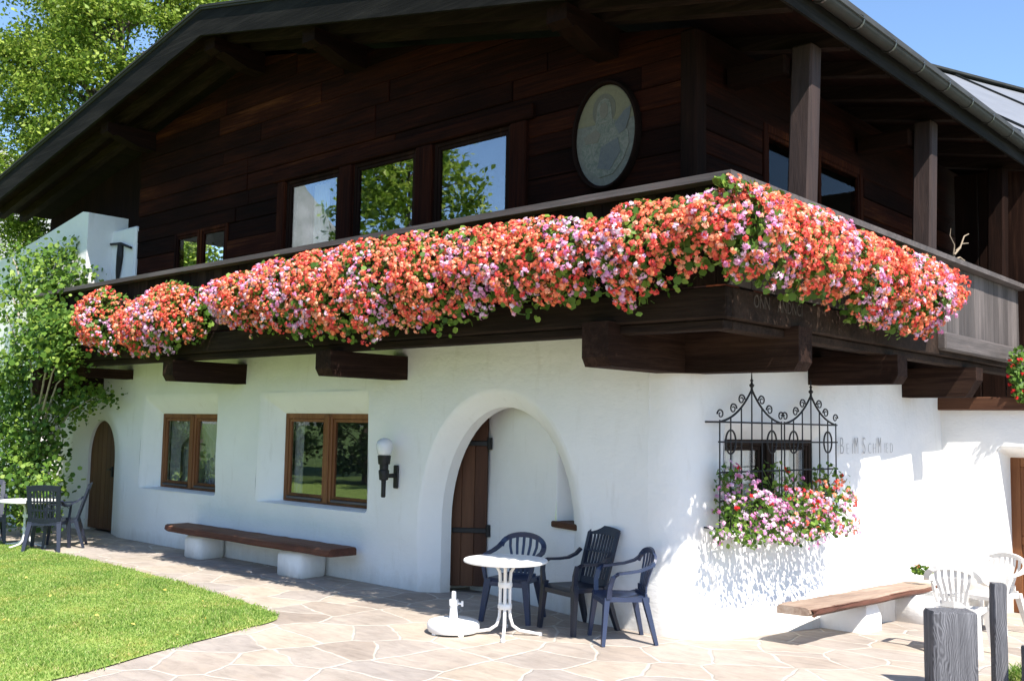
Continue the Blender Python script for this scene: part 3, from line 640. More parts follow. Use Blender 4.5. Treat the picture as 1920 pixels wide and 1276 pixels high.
# --- balcony
BF, BR, BL, BE = -1.06, 1.05, -12.0, 6.95
bal = bpy.data.objects.new('balcony', None); COL.objects.link(bal); bal.parent = house
fl = MB()
for i in range(6): fl.box(BL, BR-.1, BF+.10+i*.17, BF+.10+i*.17+.165, 2.885, 2.935)
for i in range(6): fl.box(.06+i*.16, .06+i*.16+.155, 0.0, BE, 2.885, 2.935)
fl.build('floor', M['balcx'], bal)
fa = MB(); fa.box(BL, BR, BF, BF+.1, 2.86, 3.12, .012); fa.box(BR-.1, BR, BF+.103, BE, 2.86, 3.12, .012); fa.build('fascia', M['balcx'], bal)
fa = MB(); fa.box(BL, BR-.07, BF+.07, BF+.22, 2.775, 2.857, .01); fa.box(BR-.22, BR-.07, BF+.225, BE, 2.775, 2.857, .01); fa.build('bearer', M['balcx'], bal)
pb = MB()
x = BL
while x < BR-.05:
    pb.box(x, min(x+.192, BR), BF+.03+random.uniform(-.003, .003), BF+.06, 3.14, 3.97, .005); x += .196
pb.build('parapet', M['balcz'], bal)
pb = MB(); y = BF+.07
while y < BE:
    pb.box(BR-.06, BR-.03+random.uniform(-.003, .003), y, min(y+.19, BE), 3.14, 3.97, .005); y += .196
pb.build('side_parapet', M['greyz'], bal)
eb = MB(); eb.box(BR-.02, BR+.09, 3.7, BE-.05, 2.92, 3.13, .02); eb.build('side_beam', M['greyy'], bal)
cr = MB()
cr.prism([(BL-.05, BF-.10), (BR+.10, BF-.10), (BR+.10, BE+.05), (BR-.13, BE+.05), (BR-.13, BF+.13), (BL-.05, BF+.13)], 3.975, 4.035, lambda u, v, w_: Vector((u, v, w_)))
cr.build('handrail', M['greyx'], bal)
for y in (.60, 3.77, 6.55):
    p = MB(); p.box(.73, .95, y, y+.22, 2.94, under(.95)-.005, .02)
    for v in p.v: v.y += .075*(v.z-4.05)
    p.build('post', M['pilz'] if y < 6 else M['darkz'], bal)  # far post gets a darker wood, its shade put into the colour
# carved, half-hidden writing on the side fascia
def text(body, name, mat_, parent, T, size, sx_=1.0, depth=.002, space=1.0):
    cu = bpy.data.curves.new(name, 'FONT'); cu.body = body; cu.size = size; cu.extrude = depth; cu.offset = -.006 if name == 'letter' else 0; cu.space_character = space
    o = bpy.data.objects.new(name, cu); COL.objects.link(o); bpy.context.view_layer.update()
    dg = bpy.context.evaluated_depsgraph_get(); me = bpy.data.meshes.new_from_object(o.evaluated_get(dg)); bpy.data.objects.remove(o)
    me.name = name; me.materials.clear(); me.materials.append(mat_); me.transform(T @ Matrix.Diagonal((sx_, 1, 1, 1)))
    ob = bpy.data.objects.new(name, me); COL.objects.link(ob); ob.parent = parent; return ob
TBF = Matrix(((0, 0, 1, BR+.003), (1, 0, 0, 0), (0, 1, 0, 0), (0, 0, 0, 1)))
text('ONN', 'carved_word', M['carve'], bal, TBF @ Matrix.Translation((-.62, 2.985, 0)), .155, .78); text('ANDNCI', 'carved_word', M['carve'], bal, TBF @ Matrix.Translation((-.20, 2.985, 0)), .155, .78)

wp = MB(); wp.box(-.06, .045, .10, 6.9, 2.70, 2.883, .012, Matrix.Rotation(-A12, 4, 'Z')); wp.build('wall_plate', M['darky'], house)
# corbel beams
def corbel(x0, x1, y0, y1, z0, z1, ax, chamfer=.05, m_=None):
    p = MB(); c = chamfer
    if ax == 'y': p.prism([(y0, z1), (y0, z0+c*1.6), (y0+c, z0), (y1, z0), (y1, z1)], x0, x1, lambda u, v, q: Vector((q, u, v)))
    else: p.prism([(x1, z1), (x1, z0+c*1.6), (x1-c, z0), (x0, z0), (x0, z1)], y0, y1, lambda u, v, q: Vector((u, q, v)))
    return p.build('corbel_beam', m_ or M['corb'+ax], house)
for a, b in ((-.34, -.05), (-4.22, -3.94), (-7.67, -7.40)): corbel(a, b, -1.17, .3, 2.49, 2.883 if a > -1 else 2.773, 'y')
corbel(-11.0, -10.76, -.85, .3, 2.62, 2.773, 'y'); corbel(-12.05, -11.8, -1.12, .3, 2.35, 2.773, 'y')
corbel(-.05, 1.12, .06, .32, 2.49, 2.883, 'x'); corbel(.0, 1.12, 2.30, 2.56, 2.47, 2.773, 'x'); corbel(.1, 1.14, 4.70, 4.96, 2.41, 2.773, 'x', .13)
# painted lettering on the right wall
def wtxt(items, z, off, m_, parent):
    for body, s, size, sx_ in items:
        T = Matrix(((DV.x, 0, NV.x, 0), (DV.y, 0, NV.y, 0), (0, 1, 0, 0), (0, 0, 0, 1))) @ Matrix.Translation((s, z, off))
        yield body, T, size, sx_
lt = bpy.data.objects.new('lettering', None); COL.objects.link(lt); lt.parent = house
for body, s, size, sx_ in (('B', 2.26, .29, .62), ('E', 2.375, .19, .70), ('I', 2.47, .19, .8), ('M', 2.515, .29, .50), ('S', 2.67, .29, .58), ('C', 2.77, .19, .66), ('H', 2.86, .19, .66), ('M', 2.955, .29, .44), ('I', 3.085, .19, .7), ('E', 3.12, .19, .58), ('D', 3.195, .19, .62)):
    T = Matrix(((DV.x, 0, NV.x, 0), (DV.y, 0, NV.y, 0), (0, 1, 0, 0), (0, 0, 0, 1))) @ Matrix.Translation((2.95+(s-2.26)*1.38, 1.70+.006*(s-2.26), .034))
    text(body, 'letter', M['letter'], lt, T, size, sx_)

# ------------------------------------------------------------------ geraniums along the balcony
FT = [(-10.9, 3.55), (-10.31, 3.72), (-9.18, 3.94), (-8.5, 3.60), (-7.33, 3.88), (-6.37, 3.56), (-6.13, 3.76), (-5.08, 3.90), (-3.1, 3.98), (-1.51, 3.90), (-.82, 3.90), (-.02, 3.80), (.31, 3.97), (.89, 3.99), (1.5, 3.99)]
FB = [(-10.9, 3.25), (-9.95, 3.04), (-8.59, 2.91), (-7.24, 2.86), (-6.28, 3.24), (-5.03, 3.04), (-3.59, 2.88), (-2.23, 2.91), (-1.27, 3.02), (-.49, 3.05), (-.01, 3.10), (.32, 2.98), (.69, 3.16), (1.5, 3.2)]
RT = [(-1.6, 3.97), (-.74, 3.98), (.25, 3.98), (1.06, 3.92), (2.12, 3.90), (2.6, 3.93), (2.95, 3.84), (3.25, 3.6)]
RB = [(-1.6, 3.18), (-1.0, 3.05), (-.47, 3.10), (.24, 3.05), (1.03, 2.97), (2.08, 2.92), (2.7, 3.0), (3.25, 3.35)]
def interp(t, u): a = np.array(t); return np.interp(u, a[:, 0], a[:, 1])
def geranium(u0, u1, side, label, pink=.24, ends=(0, 0)):
    base = ((u0+u1)/2, BF-.2, 3.5) if side == 'f' else (BR+.2, (u0+u1)/2, 3.5)
    t = thing('geranium_trough', label, 'flower trough', base, 0, 'geranium troughs hung along the balcony rail')
    L = u1-u0; P0 = np.array(base)
    tb = MB(); hw = L/2-.03
    if side == 'f':
        tb.prism([(-hw, .17), (-hw+.03, 0), (hw-.03, 0), (hw, .17)], BF-.21, BF-.02, lambda u, v, q: Vector((u, q-P0[1], v)))
        tb.box(-hw-.012, hw+.012, BF-.222-P0[1], BF-.008-P0[1], .15, .178, .006)
    else:
        tb.prism([(-hw, .17), (-hw+.03, 0), (hw-.03, 0), (hw, .17)], BR+.02, BR+.21, lambda u, v, q: Vector((q-P0[0], u, v)))
        tb.box(BR+.008-P0[0], BR+.222-P0[0], -hw-.012, hw+.012, .15, .178, .006)
    tb.build('trough', M['trough'], t)
    def surf(n, depth, spread=.10):
        u = rng.uniform(u0-spread, u1+spread, n); v = rng.beta(1.15, 1.0, n)
        lo, hi = interp(FB if side == 'f' else RB, u), interp(FT if side == 'f' else RT, u)
        nz = .05*np.sin(u*5.3+1.7*side.count('f'))+.05*np.sin(u*11.7+2)+.04*np.sin(u*23+.5); lo = lo+nz*.9; hi = hi-(.03 if side == 'f' else .07)-.13*np.clip(u+.2, 0, 1)*(side == 'f'); lo = lo+(.05 if side == 's' else 0)+.035*np.sin(u*17+1)+.025*np.sin(u*41)
        z = lo+(hi-lo)*v
        vm = v
        bul = .10+.48*np.sin(np.pi*np.clip(vm*.86+.10, 0, 1))**.8+.035*np.sin(u*7.3+z*5)+.025*np.sin(u*15+z*11)
        for e, uu in zip(ends, (u0, u1)):
            if e: bul = bul*np.clip(np.abs(u-uu+(spread if uu == u0 else -spread))/.35, .25, 1)**.5
        off = bul*depth
        # rounded corner where both runs meet
        out = np.stack([np.zeros(n), np.full(n, -.75), (v-.35)*1.3], 1) if side == 'f' else np.stack([np.full(n, .75), np.zeros(n), (v-.35)*1.3], 1)
        C = np.stack([u, BF-off, z], 1) if side == 'f' else np.stack([BR+off, u, z], 1)
        return C, unit(out)
    nl = int(L*950); dpt = np.sqrt(rng.uniform(.08, .92, nl)); C, o = surf(nl, dpt)
    V = leaves(C+rng.normal(size=C.shape)*.02, o+rng.normal(size=C.shape)*.7, rng.uniform(.035, .085, nl), 6)
    fast('foliage', V.reshape(-1, 3)-P0, 6, M['geleaf'], t)
    # trailing stems
    st = MB()
    for _ in range(int(L*16)):
        C, o = surf(1, np.array([.25])); C2, _o = surf(1, np.array([1.0])); a = Vector(C[0])-Vector(P0); b = Vector(C2[0])-Vector(P0)
        if abs((a-b)[0 if side == 'f' else 1]) > .3: continue
        a[1 if side == 'f' else 0] = -.02 if side == 'f' else .02; a[2] = .20
        st.tube([a, (a+b)/2+Vector((0, 0, .05)), b], .004, 4, False)
    if side == 'f': st.tube([(-hw+.05, -.02, .20), (0, -.02, .205), (hw-.05, -.02, .20)], .006, 5)
    else: st.tube([(.02, -hw+.05, .20), (.02, 0, .205), (.02, hw-.05, .20)], .006, 5)
    st.build('stem', M['geleaf'], t)
    nh = int(L*640); C, o = surf(nh, rng.uniform(.80, 1.10, nh))
    # colonies of pink among the orange
    fld = np.sin(C[:, 0]*4.1+C[:, 1]*3.3+C[:, 2]*3.7)+np.sin(C[:, 0]*9.3-C[:, 2]*6.1+C[:, 1]*7.9+1.0)*.7+rng.normal(size=nh)*1.15+(3.45-C[:, 2])*.5
    gaps = np.sin(C[:, 0]*6.7+C[:, 1]*5.9+C[:, 2]*9.1+2)+rng.normal(size=nh)*.5 > -1.15
    th_ = np.quantile(fld, 1-pink); pk = (fld > th_) & gaps; og = (fld <= th_) & gaps
    for nm, k, mm in (('orange_blossoms', og, 'petal_o'), ('pink_blossoms', pk, 'petal_p')):
        if k.sum():
            hv, tn_ = heads(C[k], o[k], .020 if nm[0] == 'o' else .021); fast(nm, hv-P0, 10, M[mm], t, tn_)
    return t
F_ = [(-9.7, -8.72, 'leftmost geranium trough of the balcony, orange heads beside the climbing vine', .22, (1, 1)),
      (-8.36, -6.62, 'separate round clump of geraniums right of the leftmost one, with a bright green patch', .25, (1, 1)),
      (-6.12, -4.95, 'geranium trough starting the long unbroken run, under the leftmost tall upper pane', .38, (1, 0)),
      (-4.95, -3.65, 'geraniums above the middle one of the three big front corbel beams, mixed pink and orange', .28, (0, 0)),
      (-3.65, -2.35, 'mostly orange geraniums below the tall pane reflecting blue sky', .17, (0, 0)),
      (-2.35, -1.05, 'orange geraniums on the front rail between the tall panes and the oval painting', .18, (0, 0)),
      (-1.05, .25, 'geraniums right below the oval painting with lilac-pink heads hanging out', .27, (0, 0)),
      (.25, 1.42, 'geraniums on the front rail touching the balcony corner, highest of the front row', .22, (0, 0))]
for a, b, lb, pk, en in F_: geranium(a, b, 'f', lb, pk, en)
for a, b, lb, pk, en in [(-1.42, .0, 'geraniums on the side rail touching the balcony corner, above the carved lettering', .16, (0, 0)),
                     (.0, 1.3, 'geraniums on the side rail in front of the first lit post', .24, (0, 0)),
                     (1.3, 2.4, 'geraniums on the side rail between the two lit posts', .28, (0, 0)),
                     (2.4, 3.12, 'last geraniums on the side rail, beside the bare grey boards and the dry branch', .32, (0, 1))]: geranium(a, b, 's', lb, pk, en)
def loose_plant(name, label, cat, base, ell, nl, nh, lsize, cols, hsize=.02, out=(.3, -.9, .4), group=None, stems=True, nf=6):
    """small flowering plant filling ellipsoids (centre, radii) relative to base"""
    t = thing(name, label, cat, base, 0, group); C = []; per = nl//len(ell)
    pts = []
    for c, r, q in ell:
        d = unit(rng.normal(size=(int(nl*q), 3)))*rng.uniform(.25, 1, (int(nl*q), 1))**.5; pts.append(np.array(c)+d*np.array(r))
    C = np.concatenate(pts); N = unit(np.array(out)+rng.normal(size=C.shape)*.8)
    fast('foliage', leaves(C, N, rng.uniform(.6, 1.25, len(C))*lsize, 6), 6, M['geleaf'], t)
    tot = 0
    for nm, mm, fr_, zr in cols:
        pts = []
        for c, r, q in ell:
            n_ = int(nh*q*fr_); d = unit(rng.normal(size=(n_, 3))+np.array(out)*.8); p = np.array(c)+d*np.array(r)*1.02; pts.append(p)
        P = np.concatenate(pts); k = (P[:, 2] >= zr[0]) & (P[:, 2] <= zr[1]); P = P[k]
        if len(P):
            hv, tn_ = heads(P, unit(np.tile(np.array(out), (len(P), 1))+rng.normal(size=P.shape)*.3), hsize, nf); fast(nm, hv, 10, M[mm], t, tn_)
    if stems:
        st = MB()
        for c, r, q in ell:
            for _ in range(6): e = Vector(c)+Vector([random.uniform(-.8, .8)*k for k in r]); st.tube([(random.uniform(-.05, .05), 0, 0), e*.5+Vector((0, 0, .04)), e], .004, 4, False)
        st.build('stem', M['geleaf'], t)
    return t
# flowers growing in the window grille: three pots
gx_ = lambda s, z, o: tuple(RW(s, z, o))
WG = 'flowering plants inside the iron window grille'
on = tuple(NV*.8+Vector((0, 0, .35)))
def grille_plant(s, label, ell, cols, nl, nh):
    return loose_plant('balcony_geranium', label, 'flower plant', gx_(s, 1.12, .14), [((tuple(DV*a+NV*o_+Vector((0, 0, z_)))), (r0*.9, r0*1.3, r1), q) for a, z_, o_, r0, r1, q in ell], int(nl*.55), int(nh*1.5), .05, cols, .021, on, WG)
grille_plant(.70, 'pale pink plant spilling from the left end of the iron window grille', [(.0, .08, .08, .34, .17, .42), (-.2, -.12, .16, .30, .17, .26), (.1, -.18, .16, .3, .12, .14), (-.25, .36, .03, .12, .16, .10), (-.1, .3, .0, .2, .16, .08)], [('pink_blossoms', 'petal_p', .85, (-.5, .8)), ('red_blossoms', 'petal_r', .10, (.1, .8))], 1000, 120)
grille_plant(1.45, 'pink and red plant in the middle of the iron window grille', [(0, .08, .08, .42, .16, .45), (.05, -.12, .16, .42, .16, .30), (0, -.24, .18, .3, .1, .10), (-.2, .36, 0, .25, .18, .10), (.25, .32, .03, .1, .16, .05)], [('pink_blossoms', 'petal_p', .65, (-.5, .35)), ('orange_blossoms', 'petal_o', .25, (-.2, .3)), ('red_blossoms', 'petal_r', .10, (.1, .8))], 1200, 150)
grille_plant(2.12, 'orange and green plant at the right end of the iron window grille, trailing twigs', [(0, .10, .08, .38, .2, .44), (-.1, -.1, .16, .36, .16, .28), (.1, -.2, .16, .3, .1, .1), (.28, .32, .02, .16, .2, .10), (.45, .25, .02, .22, .25, .035), (.5, .05, .02, .18, .25, .03)], [('pink_blossoms', 'petal_p', .5, (-.5, .2)), ('orange_blossoms', 'petal_o', .4, (-.3, .35)), ('red_blossoms', 'petal_r', .10, (.1, .5))], 1200, 140)
loose_plant('balcony_geranium', 'small red geranium hanging at the right picture edge beside the balcony end', 'flower plant', (1.31, 5.86, 2.45), [((0, 0, .35), (.14, .14, .32), .7), ((.05, -.05, .05), (.12, .12, .14), .3)], 420, 34, .055, [('red_blossoms', 'petal_r', 1, (-.3, .5))], .021, (.4, -.8, .3))
# dry branch standing on the side rail
br = MB(); b0 = Vector((1.0, 4.45, 4.04)); random.seed(3)
for pth in ([(0, 0, 0), (-.02, .03, .12), (0, .0, .22), (-.03, -.06, .33), (-.02, -.05, .42)], [(0, 0, .1), (.03, .12, .2), (.0, .25, .27), (.03, .42, .30)], [(0, .05, .15), (.02, .16, .22), (.02, .3, .37), (.03, .44, .42)], [(0, 0, .04), (.02, .12, .08), (.02, .3, .06)], [(0, -.02, .0), (-.02, .05, -.1), (0, .04, -.2)]):
    br.tube([b0+Vector(p) for p in pth], [.012, .010, .008, .006, .003][:len(pth)], 6)
tag(br.build('dry_branch', M['twig'], None, 60), 'pale dry branch sticking up behind the last geraniums on the side rail', 'branch')

# ------------------------------------------------------------------ wrought iron window grille
gr = thing('window_grille', 'black wrought iron grille with two pointed gables and scrolls over the side window', 'window grille', RW(1.46, 1.1, .0), 0)
G0 = gr.location.copy(); OF = .17
def gp(s, z, o=OF): return RW(s, z, o)-G0
S0, S1 = .31, 2.60; mid = 1.47; ZR = 2.03; ZB = 1.02
def gable_z(s, a, b, pk):
    c = (a+b)/2; t = max(0, 1-abs(s-c)/((b-a)/2)); return ZR+.0+(pk-ZR)*(.32*t+.68*t**2.6)
b_ = MB()
for z in (ZR, 1.84, 1.55, 1.28, ZB): b_.tube([gp(S0-.02 if z > 1.8 else S0, z), gp(S1+.03, z)], .0085, 6)
b_.build('cross_bar', M['iron'], gr)
PK = [(S0, mid-.03, 2.36, 2.55), (mid+.03, S1, 2.34, 2.52)]
for a, b, pk, tip in PK:
    for i in range(7):
        s_ = a+(b-a)*i/6; zt_ = gable_z(s_, a, b, pk) if 0 < i < 6 else ZR+.02
        u = MB(); u.tube([gp(s_, ZB-.02), gp(s_, zt_)], .0075, 6); u.build('upright_bar', M['iron'], gr)
    g_ = MB(); n = 24; g_.tube([gp(a+(b-a)*i/n, gable_z(a+(b-a)*i/n, a, b, pk)) for i in range(n+1)], .011, 6); g_.build('gable_bar', M['iron'], gr)
    c = (a+b)/2
    f_ = MB(); f_.lathe([(.016, pk-.02), (.012, pk+.02), (.022, pk+.03), (.028, pk+.045), (.012, pk+.06), (.010, pk+.08), (.018, pk+.09), (.008, pk+.105), (.006, pk+.15), (.001, tip)], gp(c, 0)-Vector((0, 0, 0)), 8); f_.build('finial', M['iron'], gr)
    def scroll(sx, s, z, r, flip=1, turns=1.4):
        pts = []
        for k in range(22):
            q = k/21; ang = q*turns*2*math.pi; rr = r*(1-.72*q); pts.append(gp(s+1.35*flip*(r*.2-rr*math.cos(ang))*sx, z+rr*math.sin(ang)*1.15))
        m_ = MB(); m_.tube(pts, [.009*(1-.4*k/21) for k in range(22)], 5); m_.build('scroll', M['iron'], gr)
    for q, side in ((.27, 1), (.14, 1)):
        for sg in (-1, 1):
            s_ = c+sg*(b-a)*q; z_ = gable_z(s_, a, b, pk)+.055
            scroll(sg, s_+sg*.015, z_, .045)
    for sg, s_ in ((-1, a), (1, b)): scroll(sg, s_, ZR+.075, .042, -1, 1.2)
    for i in (1, 5):
        s_ = a+(b-a)*i/6; o_ = MB(); o_.tube([gp(s_+.088*math.sin(t), 1.84+.115*math.cos(t)) for t in np.linspace(0, 2*math.pi, 25)], .009, 6, False); o_.build('oval_ring', M['iron'], gr)
for s_ in (S0, S1):
    for z in (ZR, ZB): u = MB(); u.tube([gp(s_, z), gp(s_, z, -.05)], .009, 6); u.build('wall_stay', M['iron'], gr)

# ------------------------------------------------------------------ oval painting
op = thing('oval_painting', 'oval religious painting of a haloed figure in a dark frame on the log wall', 'painting', (-1.0, .03, 4.98))
def ell(a, b, n=48): return [(a*math.cos(2*math.pi*k/n), b*math.sin(2*math.pi*k/n)) for k in range(n)]
fm = MB(); lo = []
for a, y in ((0, .02), (0, -.03), (.012, -.05), (.034, -.052), (.046, -.035), (.052, .02)): lo.append([Vector((u*(.385+a)/.385, y, v*(.535+a)/.535)) for u, v in ell(.385, .535)])
fm.loft(lo); fm.build('frame', M['darkz'], op, 40)
def painted(name, cols, sc=6):
    m_, n, l, b = mat(name); mp = coords(n, l); t = noise(n, l, mp, sc*1.6, 9, .82, 1.6); r = ramp(n, cols); l.new(t.outputs[0], r.inputs[0]); l.new(r.outputs[0], b.inputs['Base Color']); b.inputs['Roughness'].default_value = .6; return m_
def flat(name, poly, y, m_): p = MB(); p.prism(poly, y, y-.0025, lambda u, v, w_: Vector((u, w_, v))); return p.build(name, m_, op)
P_bg = painted('painted_sky', [(.3, (.085, .075, .058)), (.5, (.14, .125, .095)), (.7, (.20, .18, .14))])
P_gold = painted('painted_gold', [(.3, (.13, .105, .055)), (.7, (.20, .165, .085))]); P_robe = painted('painted_robe', [(.3, (.09, .055, .04)), (.45, (.11, .115, .08)), (.6, (.22, .18, .14)), (.75, (.08, .078, .08))], 9)
P_skin = painted('painted_skin', [(.3, (.115, .09, .062)), (.7, (.18, .145, .10))]); P_dark = painted('painted_blue', [(.3, (.075, .072, .07)), (.7, (.14, .13, .115))])
flat('canvas', ell(.385, .535), -.005, P_bg)
gold = [(u, v) for u, v in ell(.375, .525) if v > .12]; flat('painted_glow', gold, -.0085, P_gold)
flat('painted_shoulders', [(-.31, -.12), (-.27, .02), (-.16, .12), (-.06, .16), (.08, .16), (.2, .11), (.29, .0), (.30, -.14), (.22, -.30), (.1, -.42), (-.08, -.44), (-.24, -.32)], -.012, P_robe)
P_hair = painted('painted_hair', [(.3, (.085, .07, .045)), (.7, (.15, .125, .08))], 12)
flat('painted_halo', [(c*.15-.02, s_*.175+.27) for c, s_ in ((math.cos(t), math.sin(t)) for t in np.linspace(0, 2*math.pi, 28)[:-1])], -.0115, P_hair)
flat('painted_hair', [(-.13, .10), (-.115, .22), (-.10, .33), (-.06, .385), (-.01, .395), (.045, .37), (.075, .30), (.085, .2), (.10, .10), (.05, .13), (-.08, .13)], -.0155, P_robe)
flat('painted_face', [(c*.052-.018, s_*.085+.265) for c, s_ in ((math.cos(t), math.sin(t)) for t in np.linspace(0, 2*math.pi, 20)[:-1])], -.019, P_skin)
flat('painted_sleeve', [(.12, .10), (.24, .22), (.33, .26), (.30, .12), (.26, .02), (.18, -.02)], -.0155, P_dark); flat('painted_drapery', [(-.05, -.12), (.16, -.05), (.2, -.2), (.06, -.38), (-.1, -.34)], -.0155, P_dark)
flat('painted_arm', [(-.28, .02), (-.12, .08), (-.06, .02), (-.1, -.06), (-.26, -.06)], -.0155, P_skin)

# ------------------------------------------------------------------ wall lamp
wl = thing('wall_lamp', 'torch-shaped dark iron wall lamp with a white globe between window and porch arch', 'wall lamp', (-4.09, 0, 1.34))
p = MB(); p.box(-.045, .045, -.03, -.003, -.16, .12, .012); p.box(-.02, .02, -.20, -.03, -.03, .02, .006); p.build('bracket', M['iron'], wl)
p = MB(); p.lathe([(.02, -.26), (.028, -.25), (.028, -.13), (.03, -.06), (.055, -.05), (.06, .0), (.066, .05), (.062, .065), (.052, .07), (.055, .13), (.072, .135), (.078, .20), (.082, .235), (.07, .24)], (0, -.21, 0), 12); p.build('torch', M['iron'], wl, 35)
p = MB(); p.lathe([(.06, .235), (.082, .26), (.098, .32), (.10, .37), (.088, .41), (.05, .44), (.01, .45)], (0, -.21, 0), 20); p.build('globe', M['globe'], wl, 60)

# ------------------------------------------------------------------ benches
def plank(mb, x0, x1, y0, y1, z0, z1, T=None, n=26, seed=1):
    """thick waney-edged board"""
    r = random.Random(seed); lo = []
    for i in range(n+1):
        x = x0+(x1-x0)*i/n; e = .016*math.sin(i*.55+seed)+r.uniform(-.007, .007); t = r.uniform(-.004, .004); pin = .0 if 0 < i < n else .03
        pts = [(x, y0+e+.03+pin, z0+.005), (x, y0+e+pin, z0+.03), (x, y0+e+.012+pin, z1-.012), (x, y0+e+.04+pin, z1+t), (x, y1-.02-pin, z1+t), (x, y1-pin, z1-.02), (x, y1-pin, z0)]
        lo.append([T @ Vector(p) if T else Vector(p) for p in pts])
    mb.loft(lo); k = len(mb.v); mb.f += [tuple(range(k-7, k)), tuple(range(k-7*(n+1)+6, k-7*(n+1)-1, -1))]
bl = thing('bench', 'long dark plank bench on two white stone blocks under the ground floor windows', 'bench', (-7, -.3, 0))
p = MB(); plank(p, -1.62, 2.32, -.26, .22, .335, .43, None, 26, 2); p.build('seat', M['plankx'], bl, 40)
for a, b in ((-1.18, -.72), (1.10, 1.66)):
    p = MB(); p.box(a, b, -.16, .28, -.05, .333, .07); o = p.build('support', M['plaster'], bl, 50)
T_ = Matrix.Rotation(R_(3.4), 4, 'Z') @ Matrix.Rotation(math.pi/2, 4, 'Z')      # local x along the bench (away), -y = out
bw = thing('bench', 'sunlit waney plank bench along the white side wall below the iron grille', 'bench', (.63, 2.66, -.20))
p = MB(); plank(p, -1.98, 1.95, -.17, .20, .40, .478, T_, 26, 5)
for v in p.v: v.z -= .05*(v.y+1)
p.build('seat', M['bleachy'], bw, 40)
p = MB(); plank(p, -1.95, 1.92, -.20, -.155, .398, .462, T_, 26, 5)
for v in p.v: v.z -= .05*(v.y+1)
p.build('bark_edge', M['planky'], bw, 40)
p = MB(); lo = []
for z, o_, a, b in ((-.1, .12, -.50, .05), (.2, .12, -.44, .03), (.33, .09, -.34, -.02), (.40, .05, -.26, -.07)):
    lo.append([T_ @ Vector((a, -o_, z)), T_ @ Vector((b, -o_, z)), T_ @ Vector((b, .62, z)), T_ @ Vector((a, .62, z))])
p.loft(lo); k = len(p.v); p.f.append((k-4, k-3, k-2, k-1)); p.build('support', M['plaster'], bw, 60)
p = MB(); p.box(-.16, .5, .98, 1.5, -.1, .30, .05); p.build('support', M['plaster'], bw, 60)

# ------------------------------------------------------------------ tables
def bistro_table(loc, rz, label, r=.40, h=.70):
    t = thing('garden_table', label, 'garden table', loc, rz, 'round white garden tables')
    p = MB(); p.lathe([(r-.02, h-.028), (r-.004, h-.022), (r, h-.010), (r-.006, h), (r-.03, h+.003)], (0, 0, 0), 48); p.build('tabletop', M['whitepl'], t, 40)
    for k in range(4):
        a = k*math.pi/2+.4; c, s_ = math.cos(a), math.sin(a)
        pr = [(.24, h-.04), (.15, h-.045), (.085, h-.065), (.052, h-.12), (.045, h-.22), (.045, .25), (.05, .17), (.075, .09), (.14, .045), (.24, .03), (.34, .015)]
        q = MB(); q.tube([Vector((rr*c, rr*s_, z)) for rr, z in pr], .016, 8); q.lathe([(.02, .0), (.024, .004), (.022, .03), (.014, .034)], (.335*c, .335*s_, 0), 8); q.build('leg', M['whitemt'], t, 50)
    q = MB(); q.lathe([(.062, h-.26), (.068, h-.25), (.068, h-.22), (.062, h-.21)], (0, 0, 0), 16); q.build('clamp_ring', M['whitepl'], t, 40)
    q = MB(); q.lathe([(.062, .24), (.068, .25), (.068, .28), (.062, .29)], (0, 0, 0), 16); q.build('clamp_ring', M['whitepl'], t, 40)
    q = MB(); q.box(-.2, .2, -.02, .02, h-.04, h-.029); q.box(-.02, .02, -.2, .2, h-.0405, h-.0295); q.build('top_brace', M['whitemt'], t)
    return t
bistro_table((-1.32, -1.05, 0), .3, 'round white table by the porch arch beside the parasol stand')
bistro_table((-10.72, -1.62, 0), .1, 'round white table at the left edge between high-backed blue chairs', .42, .70)

# parasol stand
ps_ = thing('parasol_stand', 'empty white plastic parasol stand on the paving beside the table', 'parasol stand', (-1.72, -1.33, 0), .3)
p = MB(); n = 40; lo = []
for rr, z in ((.20, .012), (.235, .02), (.25, .05), (.25, .085), (.235, .11), (.19, .125), (.06, .135)):
    lo.append([Vector((rr*(1+.02*(abs(math.cos(2*t))**4))*math.cos(t), rr*(1+.02*(abs(math.cos(2*t))**4))*math.sin(t), z)) for t in np.linspace(0, 2*math.pi, n+1)[:-1]])
p.loft(lo); k = len(p.v); p.f += [tuple(range(k-n, k))]; p.build('weight', M['whitepl'], ps_, 45)
for k in range(5):
    a = k*2*math.pi/5+.5; f_ = MB(); f_.box(-.035, .035, -.025, .025, 0, .03, .006, Matrix.Translation((.2*math.cos(a), .2*math.sin(a), 0)) @ Matrix.Rotation(a, 4, 'Z')); f_.build('foot', M['whitepl'], ps_)
p = MB(); p.lathe([(.042, .13), (.038, .22), (.034, .25), (.044, .252), (.046, .30), (.040, .31), (.024, .312), (.022, .38), (.018, .385)], (0, 0, 0), 16); p.build('socket', M['whitepl'], ps_, 40)
p = MB(); p.tube([(.03, 0, .275), (.085, .01, .275)], .01, 8); p.tube([(.085, .01, .25), (.085, .01, .30)], .011, 8); p.build('screw', M['whitepl'], ps_)

